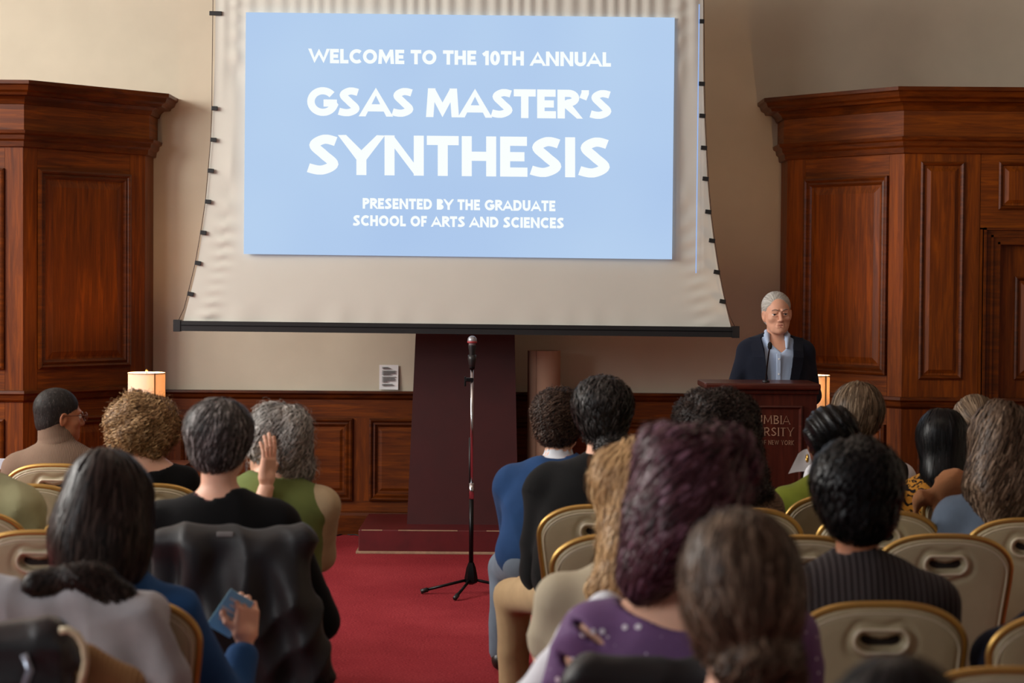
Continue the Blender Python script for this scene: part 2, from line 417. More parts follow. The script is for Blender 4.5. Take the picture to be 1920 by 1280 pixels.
# wainscot on the stage wall between the bays
wn = empty('trim_1', (0, 0, 0), kind='structure')
fw = Face((xl_e, YW - 0.03), (xr_e, YW - 0.03)); LW = fw.len
ux = lambda px: at(px, 700, YW - 0.03).x - xl_e
Zcap = zz(640, 732, YW); Zt = zz(600, 783, YW); Zb = zz(600, 937, YW)
b = MB(); fw.box(b, 0, LW, 0, Zcap - 0.02, -0.03, -0.004); b.build('backing_board', M_WOOD, wn)
b = MB(); fw.box(b, 0, LW, Zt, Zcap - 0.04, -0.004, 0); b.build('rail', M_WOODH, wn)
b = MB(); fw.box(b, 0, LW, 0.12, Zb, -0.004, 0); b.build('rail', M_WOODH, wn)
pw = ux(662) - ux(340); gap = ux(693) - ux(662)
u = ux(340); edges = []
while u + pw < LW + 0.01:
    edges.append(u); u += pw + gap
edges_all = edges
prev = 0.0
for u in edges:
    b = MB(); fw.box(b, prev, u, Zb, Zt, -0.004, 0); b.build('stile', M_WOOD, wn); prev = u + pw
    wall_panel(fw, wn, u, u + pw, Zb, Zt, M_WOODH, (0.03, 0.010))
b = MB(); fw.box(b, prev, LW, Zb, Zt, -0.004, 0); b.build('stile', M_WOOD, wn)
sweep([(xl_e, YW - 0.03), (xr_e, YW - 0.03)], [(-0.03, Zcap), (0.035, Zcap), (0.038, Zcap - 0.015), (0.020, Zcap - 0.028), (0.016, Zcap - 0.045), (0.0, Zcap - 0.06), (-0.03, Zcap - 0.06)]).build('cap_rail', M_WOODD, wn)
tag(sweep([(xl_e, YW - 0.03), (xr_e, YW - 0.03)], [(0.0, 0.0), (0.03, 0.0), (0.03, 0.115), (0.018, 0.13), (0.012, 0.15), (0.0, 0.155)]).build('baseboard_back', M_WOODD), kind='structure')

# ================================================================== pedestal, tube, notice, cable
M_MAR = plain('maroon_paint', (56, 8, 9), 0.5, var=0.12, vscale=6, bmp=0.1, bscale=40)
M_MARB = plain('maroon_plinth_paint', (84, 14, 18), 0.45, var=0.2, vscale=8, bmp=0.1, bscale=40)
M_TAN = plain('scuffed_wood_edge', (150, 120, 95), 0.7)
M_BLACK = plain('black_plastic', (18, 18, 19), 0.45, var=0.1)
M_BLACKM = plain('black_metal', (16, 16, 18), 0.35, 0.6, var=0.1)
M_CHROME = plain('chrome', (200, 200, 205), 0.18, 1.0, var=0.02)
YP = 12.72
px0 = at(763, 990, YP).x; px1 = at(972, 990, YP).x; tx0 = at(779, 627, YP).x; tx1 = at(965, 627, YP).x
zb_ = 0.15; zt_ = zz(870, 627, YP)
ped = empty('pedestal', ((px0 + px1) / 2, 12.98, 0), label='tall tapered maroon pedestal on a low base behind the screen', cat='pedestal')
ox, oy = ped.location.x, ped.location.y
H2 = 2.35; k = (H2 - zb_) / (zt_ - zb_)
ux0 = px0 + (tx0 - px0) * k; ux1 = px1 + (tx1 - px1) * k
mb = MB(); y0 = YP - oy; y1 = 0.26
v = [(px0 - ox, y0, zb_), (px1 - ox, y0, zb_), (px1 - ox, y1, zb_), (px0 - ox, y1, zb_), (ux0 - ox, y0 + .05, H2), (ux1 - ox, y0 + .05, H2), (ux1 - ox, y1, H2), (ux0 - ox, y1, H2)]
mb.add(v, [[3, 2, 1, 0], [4, 5, 6, 7], [0, 1, 5, 4], [1, 2, 6, 5], [2, 3, 7, 6], [3, 0, 4, 7]]); mb.build('shaft', M_MAR, ped)
bx0 = at(672, 1005, YP - 0.3).x - ox; bx1 = at(1062, 1005, YP - 0.3).x - ox
mb = MB(); mb.box(bx0, bx1, YP - 0.30 - oy, 0.3, 0.012, zb_, 0.006); mb.build('base', M_MARB, ped)
mb = MB(); mb.box(bx0 - 0.015, bx1 + 0.015, YP - 0.315 - oy, 0.31, 0.0, 0.016, 0.003); mb.build('footing', M_TAN, ped)
for (a, c) in ((bx0 + 0.25, bx0 + 0.62), (bx0 + 0.02, bx0 + 0.15), (bx1 - 0.5, bx1 - 0.2)):
    mb = MB(); mb.box(a, c, YP - 0.3025 - oy, YP - 0.299 - oy, zb_ - 0.006, zb_ + 0.0006); mb.build('scuff', M_TAN, ped)

# rolled tube of beige paper standing right of the pedestal
YT = 12.86
c = at(1020, 760, YT); rt = (at(1051, 760, YT).x - at(989, 760, YT).x) / 2; ht = zz(1020, 658, YT)
tb = empty('paper_roll', (c.x, YT + rt, 0.15), label='tall upright beige roll standing right of the maroon pedestal', cat='roll')
mb = MB(); h = ht - 0.15
mb.lathe([(rt, 0), (rt, h), (rt - 0.008, h), (rt - 0.008, 0.02), (0.0, 0.02)], 40)
M_ROLL = plain('beige_roll', (176, 142, 118), 0.8, var=0.06, vscale=3)
auto_smooth(mb.build('tube', M_ROLL, tb))
mb = MB(); mb.box(-0.003, 0.004, -rt - 0.003, -rt + 0.002, 0, h); so = mb.build('seam', plain('roll_edge', (150, 120, 100), 0.8), tb); so.rotation_euler = (0, 0, -0.5)

# notice on the wall
YN = YW - 0.012
p0 = at(711, 730, YN); p1 = at(747, 684, YN)
nt_o = empty('paper_notice', (p0.x, YN, p0.z), label='white printed notice sheet on the wall left of the maroon pedestal', cat='notice')
wN = p1.x - p0.x; hN = p1.z - p0.z
M_PAPER = plain('white_paper', (236, 236, 236), 0.8, var=0.02)
mb = MB(); n = 8
vs = []; 
for i in range(n + 1):
    for j in range(n + 1):
        u = i / n; v_ = j / n; vs.append((wN * u, -0.012 * (1 - v_) * u * u, hN * v_))
for i in range(n + 1):
    for j in range(n + 1):
        q = vs[i * (n + 1) + j]; vs.append((q[0], q[1] + 0.0012, q[2]))
fcs = []; K = (n + 1) ** 2
for i in range(n):
    for j in range(n):
        a = i * (n + 1) + j; fcs.append([a, a + n + 1, a + n + 2, a + 1]); fcs.append([K + a + 1, K + a + n + 2, K + a + n + 1, K + a])
mb.add(vs, fcs); mb.build('sheet', M_PAPER, nt_o, True)
mb = MB(); zc = hN * 0.86
lines = [0.35, 0.5, 0, 0.78, 0.74, 0.76, 0.5, 0, 0.78, 0.7, 0.77, 0.74, 0.3, 0, 0.6, 0.7]
for i, l in enumerate(lines):
    z = hN * (0.90 - i * 0.049)
    if l: mb.box(wN * 0.14, wN * (0.14 + l * 0.92), -0.0145, -0.0125 + 0.012, z, z + hN * 0.013)
tag(mb.build('printed_lines', plain('grey_print', (130, 128, 126), 0.8), nt_o), kind='stuff')

# cable lying along the baseboard
mb = MB(); pts = [(at(560 + i * 8, 0, YW).x, YW - 0.08 - 0.03 * math.sin(i * 0.9) - 0.02 * math.sin(i * 2.1), 0.004) for i in range(16)]
tag(mb.build('floor_cable', M_BLACK, None, True) if mb.tube(pts, 0.004, 6) else None, 'thin black cable on the carpet along the baseboard', 'cable')

# ================================================================== stroke lettering
def arc(cx, cy, rx, ry, a0, a1, n=14):
    return [(cx + rx * math.cos(math.radians(a0 + (a1 - a0) * i / n)), cy + ry * math.sin(math.radians(a0 + (a1 - a0) * i / n))) for i in range(n + 1)]

def glyph(ch, h, serif=False):
    """centre lines of a capital, cap height 1, half stroke h; returns (width, [polyline...])"""
    t = 1 - h; e = -0.15; T = 1.15
    if ch == ' ': return 0.30, []
    if ch == 'I': return 2 * h, [[(h, e), (h, T)]]
    if ch == '1': return 0.40, [[(0.40 - h, e), (0.40 - h, T)], [(0.0, 0.70), (0.40 - h, 1 - h * 0.9)]]
    if ch == 'L': return 0.52, [[(h, e), (h, T)], [(h, h), (0.52, h)]]
    if ch == 'E': return 0.56, [[(h, e), (h, T)], [(h, h), (0.56, h)], [(h, .5), (0.50, .5)], [(h, t), (0.55, t)]]
    if ch == 'F': return 0.54, [[(h, e), (h, T)], [(h, .48), (0.48, .48)], [(h, t), (0.54, t)]]
    if ch == 'T': return 0.62, [[(0.31, e), (0.31, T)], [(0, t), (0.62, t)]]
    if ch == 'H': return 0.76, [[(h, e), (h, T)], [(0.76 - h, e), (0.76 - h, T)], [(h, .5), (.76 - h, .5)]]
    if ch == 'N': return 0.80, [[(h, e), (h, T)], [(0.80 - h, e), (0.80 - h, T)], [(h * .9, 1.06), (.80 - h * .9, -0.06)]]
    if ch == 'A': return 0.86, [[(h * .5 - .03, e * .4), (0.43, 1.05), (0.86 - h * .5 + .03, e * .4)], [(0.18, .30), (0.68, .30)]]
    if ch == 'V': return 0.82, [[(h * .5 - .03, 1 - e * .4), (0.41, -0.05), (0.82 - h * .5 + .03, 1 - e * .4)]]
    if ch == 'M': return 1.0, [[(h * .9 , e), (h * 1.0 + .05, T)], [(1 - h * .9, e), (1 - h * 1.0 - .05, T)], [(h + .04, 1.0), (0.5, 0.22), (1 - h - .04, 1.0)]]
    if ch == 'W': return 1.22, [[(h * .5 - .02, 1 - e * .4), (0.33, -0.05), (0.61, 1.02), (0.89, -0.05), (1.22 - h * .5 + .02, 1 - e * .4)]]
    if ch == 'Y': return 0.74, [[(0.37, e), (0.37, .45)], [(0.02, 1.06), (0.37, .42), (0.72, 1.06)]]
    if ch == 'K': return 0.72, [[(h, e), (h, T)], [(0.66, 1.08), (h * 1.4, .46), (0.68, -0.08)]]
    if ch in 'OQ': return 0.96, [arc(0.48, .5, .48 - h, .5 - h, 90, 450, 32)]
    if ch == '0': return 0.68, [arc(0.34, .5, .34 - h, .5 - h, 90, 450, 28)]
    if ch == 'C': return 0.80, [arc(0.48, .5, .48 - h, .5 - h, 48, 312, 24)]
    if ch == 'G': return 0.90, [arc(0.48, .5, .48 - h, .5 - h, 40, 342, 26) + [(0.90 - h, .45)], [(0.50, .45), (0.90, .45)]]
    if ch == 'D': return 0.78, [[(h, e), (h, T)], [(h, t), (.34, t)] + arc(.34, .5, .44 - h, .5 - h, 90, -90, 16) + [(h, h)]]
    if ch == 'U': return 0.74, [[(h, T), (h, .36)] + arc(.37, .36, .37 - h, .36 - h, 180, 360, 14) + [(.74 - h, T)]]
    if ch in 'PR':
        s = [[(h, e), (h, T)], [(h, t), (.32, t)] + arc(.32, .71, .27 - h * .7, .29 - h, 90, -90, 12) + [(h, .42 + 0 * h)]]
        if ch == 'R': s.append([(.30, .44), (.62, -0.08)])
        return (0.62 if ch == 'R' else 0.60), s
    if ch == 'B': return 0.64, [[(h, e), (h, T)], [(h, t), (.30, t)] + arc(.30, .755, .24 - h * .5, .245 - h, 90, -90, 12) + [(h, .51)], [(h, .51), (.33, .51)] + arc(.33, .255 + h * .0, .29 - h * .7, .255 - h, 90, -90, 12) + [(h, h)]]
    if ch == 'S':
        K_ = [(.66, .74), (.53, .83), (.32, 1 - h), (.03 + h, .735), (.31, .505), (.60 - h, .268), (.28, h), (.035, .17), (-.11, .27)]
        out = []
        for i in range(1, len(K_) - 2):
            for j in range(7):
                t_ = j / 7; p = [0.5 * (2 * K_[i][c] + (K_[i + 1][c] - K_[i - 1][c]) * t_ + (2 * K_[i - 1][c] - 5 * K_[i][c] + 4 * K_[i + 1][c] - K_[i + 2][c]) * t_ ** 2 + (-K_[i - 1][c] + 3 * K_[i][c] - 3 * K_[i + 1][c] + K_[i + 2][c]) * t_ ** 3) for c in (0, 1)]; out.append(tuple(p))
        return 0.60, [out + [K_[-2]]]
    if ch == "'": return 0.24, [[(.14, .99), (.14, .88), (.06, .68)]]
    return 0.5, []

def ribbon(pl, h, closed=False):
    P = [Vector(p) for p in pl]; P = [P[0]] + [b for a, b in zip(P[:-1], P[1:]) if (b - a).length > 1e-4]; n = len(P); L = []; R = []
    closed = (P[0] - P[-1]).length < 1e-4
    for i in range(n):
        a = P[i] - P[i - 1] if i > 0 else (P[0] - P[-2] if closed else None); b = P[i + 1] - P[i] if i < n - 1 else (P[1] - P[0] if closed else None)
        if a is None: a = b
        if b is None: b = a
        a = a.normalized(); b = b.normalized(); n1 = Vector((-a.y, a.x)); n2 = Vector((-b.y, b.x)); m = (n1 + n2)
        m = m.normalized() if m.length > 1e-4 else n1; k = min(1 / max(m.dot(n1), 0.2), 4.0)
        L.append(P[i] + m * h * k); R.append(P[i] - m * h * k)
    return L, R

WIDE = dict(S=.70, Y=.88, N=.90, T=.69, E=.61, A=.96, G=.98, M=1.08, R=.72, C=.84, O=.98, D=.86, U=.80, P=.66, B=.68, W=1.34, L=.56, F=.57, H=.79)
def text_mesh(parent, mat, s, h, mapf, thick, serif=False, track=0.10):
    """letters as ribbons; mapf(u, v) maps (advance / total width, height) to a 3-D point, thick = vector of the letter's depth"""
    adv = 0; items = []
    for ch in s:
        wd, st = glyph(ch, h, serif)
        if not serif and ch in WIDE:
            kx = (WIDE[ch] - 2 * h) / (wd - 2 * h); st = [[(h + (p[0] - h) * kx, p[1]) for p in l] for l in st]; wd = WIDE[ch]
        if serif and ch != ' ': wd *= 1.08
        items.append((ch, adv, wd, st)); adv += wd + track
    tot = adv - track
    off = Vector(thick)
    for ch, x0, wd, st in items:
        mb = MB()
        def quad(pts):
            pts = [Vector(mapf((x0 + p[0]) / tot, p[1])) for p in pts]
            v = [p for p in pts] + [p + off for p in pts]; n = len(pts)
            mb.add(v, [list(range(n)), list(range(n, 2 * n))[::-1]] + [[i, n + i, n + (i + 1) % n, (i + 1) % n] for i in range(n)])
        for line in st:
            hh = h
            if serif:
                d = Vector(line[-1]) - Vector(line[0]); hh = h * (1.0 if abs(d.x) < abs(d.y) * 1.2 or len(line) > 4 else 0.5)
            Lp, Rp = ribbon(line, hh)
            cl = lambda p: (p.x, max(0.0, min(1.0, p.y))) if ch != "'" else (p.x, p.y)
            for i in range(len(Lp) - 1): quad([cl(Lp[i]), cl(Rp[i]), cl(Rp[i + 1]), cl(Lp[i + 1])])
            if serif and len(line) <= 5:
                for q in (line[0], line[-1]):
                    if q[1] < 0 or q[1] > 1:
                        y = 0 if q[1] < 0 else 1; s0, s1 = (0, .035) if y == 0 else (.965, 1)
                        quad([(q[0] - h - .06, s0), (q[0] + h + .06, s0), (q[0] + h + .06, s1), (q[0] - h - .06, s1)])
        if mb.v: mb.build('letter', mat, parent)
    return tot

# ================================================================== projection screen
YS = 12.15
scr = empty('projection_screen', (at(855, 612, YS).x, YS, 0), label='large pull-down projection screen showing a blue title slide', cat='screen')
so = Vector(scr.location)
def loc_(p, o=so): return Vector(p) - o
LE = [(404, -60), (404, 0), (403, 100), (400, 180), (395, 265), (390, 330), (385, 380), (378, 440), (370, 495), (357, 550), (343, 604)]
RE = [(1318, -60), (1318, 0), (1318, 100), (1319, 170), (1321, 230), (1324, 290), (1327, 345), (1332, 400), (1339, 455), (1348, 512), (1359, 565), (1371, 614)]
def edge_at(E, t):
    y0 = E[0][1]; y1 = E[-1][1]; y = y0 + (y1 - y0) * t
    for a, b in zip(E[:-1], E[1:]):
        if y <= b[1] + 1e-6: k = (y - a[1]) / (b[1] - a[1]); return a[0] + (b[0] - a[0]) * k, y
    return E[-1]
NU, NV = 220, 150; vs = []
for j in range(NV + 1):
    t = j / NV; l = edge_at(LE, t); r = edge_at(RE, t)
    sag = 0
    for i in range(NU + 1):
        u = i / NU
        # smooth the straight pieces of the traced edge with a gentle inward curve
        px = l[0] + (r[0] - l[0]) * u; py = l[1] + (r[1] - l[1]) * u
        p = at(px, py, YS)
        el = max(0.0, 1 - abs(u - 0.045) / 0.035); er = max(0.0, 1 - abs(u - 0.955) / 0.045)
        ph = 95 * t + 14 * math.sin(7 * t)
        d = 0.010 * el * el * math.sin(ph - 26 * u) * (0.4 + 0.6 * math.sin(13 * t + 1) ** 2) + 0.005 * er * er * math.sin(ph * 0.9 + 40 * u)
        topw = max(0.0, 1 - t / 0.42)
        d += 0.0065 * topw * math.sin(u * 230 + 1.5 * math.sin(u * 30)) * (0.5 + 0.5 * min(1, max(0, (u - 0.15) * 3)))
        bw = max(0.0, (t - 0.93) / 0.07); d += 0.004 * bw * math.sin(u * 90 + 2 * math.sin(u * 17)) * (1 if u < 0.3 else 0.4)
        d += 0.012 * math.sin(u * 5 + t * 3)
        vs.append(loc_((p.x, p.y + d, p.z)))
vs = np.array(vs, dtype=np.float32); K = len(vs)
idx = np.arange(K).reshape(NV + 1, NU + 1)
q = np.stack([idx[1:, :-1].ravel(), idx[1:, 1:].ravel(), idx[:-1, 1:].ravel(), idx[:-1, :-1].ravel()], 1)
back = vs + np.array([0, 0.002, 0], dtype=np.float32)
M_SCR = plain('screen_fabric', (203, 202, 192), 0.8, var=0.02, vscale=2, spec=0.3)
mk('screen_fabric', np.concatenate([vs, back]), np.concatenate([q, q[:, ::-1] + K]), M_SCR, scr, True)
a = at(330, 601, YS); c = at(1382, 613, YS); e1 = at(330, 620, YS); e2 = at(1382, 632, YS)
hb = a.z - e1.z
mb = MB(); 
def barbox(mb, x0, x1, za0, za1, y0, y1):
    sl = (c.z - a.z) / (c.x - a.x)
    v = []
    for dz in (za0, za1):
        for y in (y0, y1):
            for x in (x0, x1): v.append((x - so.x, y - so.y, a.z + (x - a.x) * sl + dz - 0))
    mb.add(v, [[0, 2, 3, 1], [4, 5, 7, 6], [0, 1, 5, 4], [1, 3, 7, 5], [3, 2, 6, 7], [2, 0, 4, 6]])
barbox(mb, a.x, c.x, -hb, 0, YS - 0.025, YS + 0.03); mb.build('bottom_bar', M_BLACK, scr)
mb = MB(); barbox(mb, a.x, c.x, -hb * 0.45, -hb * 0.38, YS - 0.030, YS - 0.02); mb.build('bar_groove_strip', M_BLACKM, scr)
for (x0, x1) in ((a.x - 0.012, a.x + 0.03), (c.x - 0.03, c.x + 0.012)):
    mb = MB(); barbox(mb, x0, x1, -hb - 0.004, 0.006, YS - 0.032, YS + 0.036); mb.build('end_cap', M_BLACK, scr)
mb = MB(); p = at(856, 624, YS); mb.tube([loc_((p.x, YS - 0.01, p.z + 0.01)), loc_((p.x, YS - 0.02, p.z - 0.006)), loc_((p.x + 0.012, YS - 0.02, p.z - 0.012))], 0.005, 8); mb.build('pull_hook', M_BLACKM, scr)
LT = [(404, 25), (402, 203), (400, 262), (395, 320), (390, 378), (381, 436), (371, 493), (357, 551)]
RT = [(1315, 40), (1316, 157), (1317, 217), (1320, 277), (1323, 335), (1328, 397), (1335, 451), (1344, 510), (1355, 565)]
for side, T in (('l', LT), ('r', RT)):
    for i, (x, y) in enumerate(T):
        p = at(x, y, YS - 0.006); wt = 0.038 if not (side == 'l' and i == 0) else 0.075
        mb = MB(); mb.box(-wt / 2, wt / 2, -0.004, 0.008, -0.013, 0.013, 0.002)
        o = mb.build('tension_tab', M_BLACK, scr); o.location = loc_(p); o.rotation_euler = (0, 0.02 + 0.02 * i, 0)
    sg = -1 if side == 'l' else 1
    pts = [at(T[0][0] + sg * 4, -60, YS)] + [at(x + sg * 5, y, YS) for x, y in T] + ([at(345, 578, YS), at(334, 602, YS)] if side == 'l' else [at(1368, 592, YS), at(1378, 613, YS)])
    mb = MB(); mb.tube([loc_(p) for p in pts], 0.0022, 5); mb.build('tension_cord', plain('cord', (70, 50, 40), 0.7), scr, True)
# roller housing just above what the photo shows
a2 = at(395, -60, YS); c2 = at(1330, -60, YS)
mb = MB(); mb.box(a2.x - so.x - 0.08, c2.x - so.x + 0.08, -0.09, 0.09, a2.z - 0.0, a2.z + 0.16, 0.01); mb.build('roller_housing', plain('white_metal', (215, 213, 208), 0.5), scr)
for x in (a2.x - so.x, c2.x - so.x):
    mb = MB(); mb.box(x - 0.012, x + 0.012, -0.012, 0.012, a2.z + 0.15, 5.0); mb.build('hanger', M_BLACKM, scr)
# the projected slide
YL = YS - 0.032
C4 = [(461, 23), (1265, 33), (1260, 486), (457, 476)]
sl = [at(x, y, YL) for x, y in C4]
M_SL = bpy.data.materials.new('slide_blue'); M_SL.use_nodes = True; nt = M_SL.node_tree; nt.nodes.remove(nt.nodes['Principled BSDF'])
e = N(nt, 'ShaderNodeEmission'); tc = coords(nt)
nt.links.new(ramp(nt, noise(nt, tc, 0.7, 2), [(0.3, srgb(172, 199, 236)), (0.7, srgb(184, 210, 240))]), e.inputs[0]); nt.links.new(e.outputs[0], nt.nodes['Material Output'].inputs[0])
mb = MB(); mb.add([loc_(p) for p in sl] + [loc_(p) + Vector((0, .003, 0)) for p in sl], [[3, 2, 1, 0], [4, 5, 6, 7]] + [[i, (i + 1) % 4, 4 + (i + 1) % 4, 4 + i] for i in range(4)])
slide = mb.build('slide', M_SL, scr)
M_TXT = emit('slide_white', (250, 255, 254))
def slide_line(s, x0, x1, yb0, yb1, capx, h, track):
    YT_ = YL - 0.001
    def mf(u, v): return loc_(at(x0 + (x1 - x0) * u, yb0 + (yb1 - yb0) * u - capx * v, YT_))
    text_mesh(slide, M_TXT, s, h, mf, (0, 0.0006, 0), False, track)
slide_line('WELCOME TO THE 10TH ANNUAL', 580, 1145, 118, 125, 27, 0.122, 0.09)
slide_line("GSAS MASTER'S", 576, 1146, 217, 223, 54, 0.125, 0.07)
slide_line('SYNTHESIS', 577, 1143, 327, 333, 75, 0.115, 0.09)
slide_line('PRESENTED BY THE GRADUATE', 680, 1041, 391, 396, 20, 0.125, 0.10)
slide_line('SCHOOL OF ARTS AND SCIENCES', 662, 1057, 423, 428, 20, 0.125, 0.10)
mb = MB(); p = at(1311, 8, YL); q_ = at(1305, 512, YL)
mb.add([loc_(p) + Vector((-.003, 0, 0)), loc_(p) + Vector((.003, 0, 0)), loc_(q_) + Vector((.003, 0, 0)), loc_(q_) + Vector((-.003, 0, 0)),
        loc_(p) + Vector((-.003, .002, 0)), loc_(p) + Vector((.003, .002, 0)), loc_(q_) + Vector((.003, .002, 0)), loc_(q_) + Vector((-.003, .002, 0))],
       [[3, 2, 1, 0], [4, 5, 6, 7], [0, 1, 5, 4], [1, 2, 6, 5], [2, 3, 7, 6], [3, 0, 4, 7]])
tag(mb.build('projected_edge_line', emit('edge_light', (150, 185, 245)), scr), 'thin blue light line')

# ================================================================== microphone stand
YM = 10.85
pm = at(883, 1112, YM)
ms = empty('microphone_stand', (pm.x, YM, 0), label='black and chrome microphone stand on the red carpet of the aisle', cat='microphone stand')
zm = lambda py: zz(884, py, YM)
lean = (at(885, 690, YM).x - at(883, 1100, YM).x) / (zm(690) - zm(1100))
X = lambda z: lean * z
zh = zm(1088)
mb = MB(); mb.lathe([(0.0, 0.05), (0.016, 0.05), (0.034, 0.06), (0.036, 0.085), (0.026, 0.14), (0.015, 0.17), (0.0, 0.17)], 6); auto_smooth(mb.build('hub', M_BLACKM, ms), 25)
mb = MB(); mb.tube([(X(.16), 0, 0.15), (X(zm(930)), 0, zm(930))], 0.0125, 12); mb.build('lower_pole', M_BLACKM, ms, True)
mb = MB(); mb.tube([(X(zm(935)), 0, zm(935)), (X(zm(905)), 0, zm(905))], 0.014, 12); mb.build('clutch', M_CHROME, ms, True)
mb = MB(); mb.tube([(X(zm(906)), 0, zm(906)), (X(zm(690)), 0, zm(690))], 0.0085, 12); mb.build('upper_pole', M_CHROME, ms, True)
mb = MB(); mb.tube([(X(zm(930)) - 0.010, 0, zm(930)), (X(zm(820)) - 0.010, 0, zm(820))], 0.0055, 8); mb.build('cable', M_BLACK, ms, True)
mb = MB(); z = zm(712); mb.box(X(z) - 0.035, X(z) + 0.008, -0.012, 0.012, z - 0.010, z + 0.012, 0.003); mb.box(X(z) - 0.042, X(z) - 0.032, -0.006, 0.006, z - 0.035, z + 0.018, 0.003); mb.build('cable_clip', M_BLACKM, ms)
mb = MB(); z0 = zm(692); z1 = zm(676); mb.lathe([(0.0, z0), (0.014, z0), (0.016, z0 + .01), (0.012, z1 - .01), (0.018, z1), (0.0, z1)], 12, (X(z0), 0, 0)); mb.build('thread_adapter', M_BLACKM, ms, True)
for (tx, ty) in ((790, 1124), (868, 1150), (978, 1117)):
    p = at(tx, ty, YM); 
    ang = {790: PI + 0.12, 868: -PI / 2 - 0.3, 978: 0.25}[tx]; rr = {790: 0.275, 868: 0.27, 978: 0.27}[tx]
    ex, ey = rr * math.cos(ang), rr * math.sin(ang)
    mb = MB(); mb.tube([(0.02 * math.cos(ang), 0.02 * math.sin(ang), 0.075), (ex * .9, ey * .9, 0.022)], 0.008, 8); lg = mb.build('leg', M_BLACKM, ms, True)
    mb = MB(); mb.tube([(ex * .86, ey * .86, 0.024), (ex, ey, 0.0135)], 0.013, 10); mb.build('rubber_foot', M_BLACK, lg, True)
mc = empty('microphone', (pm.x + X(zm(676)), YM, zm(690)), label='black vocal microphone with silver grille held upright in the stand clip', cat='microphone')
b0 = zm(690)
mb = MB(); h0 = zm(684) - b0; h1 = zm(647) - b0
mb.lathe([(0, h0), (0.011, h0), (0.013, h0 + .01), (0.017, h1 - .03), (0.021, h1 - 0.008), (0.021, h1), (0, h1)], 18); auto_smooth(mb.build('handle', M_BLACK, mc))
M_GR, nt, bb = new_mat('grille_mesh'); vv = coords(nt); ck = N(nt, 'ShaderNodeTexChecker'); ck.inputs['Scale'].default_value = 300; nt.links.new(vv, ck.inputs[0])
ck.inputs[1].default_value = srgb(185, 185, 190); ck.inputs[2].default_value = srgb(110, 108, 112); nt.links.new(ck.outputs[0], bb.inputs['Base Color']); bb.inputs['Metallic'].default_value = 0.6; bb.inputs['Roughness'].default_value = 0.4
mb = MB(); h2 = zm(629) - b0; hh = h2 - h1
mb.lathe([(0.020, h1)] + [(0.0255 * math.sin(a_), h1 + hh * .5 - hh * .5 * math.cos(a_)) for a_ in [PI * .25 + PI * .75 * k / 10 for k in range(11)]], 20); mb.build('grille', M_GR, mc, True)
mb = MB(); mb.lathe([(0.0245, h1 + .012), (0.0265, h1 + .014), (0.0265, h1 + .022), (0.0245, h1 + .024)], 20); mb.build('ring', plain('red_ring', (150, 50, 55), 0.5), mc, True)
mb = MB(); mb.lathe([(0.012, -0.0), (0.017, h0), (0.022, h0 + 0.03), (0.0225, h0 + 0.055), (0.019, h0 + 0.055)], 16); mb.build('clip', M_BLACK, ms, True).location = (mc.location.x - ms.location.x, 0, mc.location.z)

# ================================================================== lamps
M_BULB = emit('lamp_bulb', (255, 215, 160), 2.5)
def shade_mat(name, rgb, inner):
    m, nt, b = new_mat(name)
    b.inputs['Base Color'].default_value = srgb(*rgb); b.inputs['Roughness'].default_value = 0.8
    b.inputs['Subsurface Weight'].default_value = 0
    tr = N(nt, 'ShaderNodeBsdfTranslucent'); tr.inputs[0].default_value = srgb(*inner); mx = N(nt, 'ShaderNodeMixShader'); mx.inputs[0].default_value = 0.17
    nt.links.new(b.outputs[0], mx.inputs[1]); nt.links.new(tr.outputs[0], mx.inputs[2]); nt.links.new(mx.outputs[0], nt.nodes['Material Output'].inputs[0])
    return m
M_SHADE = shade_mat('lamp_shade_fabric', (238, 226, 205), (250, 228, 196))
M_TABLE = wood('lamp_table_wood', (40, 16, 8), (86, 40, 18), (1.5, 1.5, 12))
M_CERAM = plain('lamp_base_brass', (170, 130, 70), 0.3, 0.9)
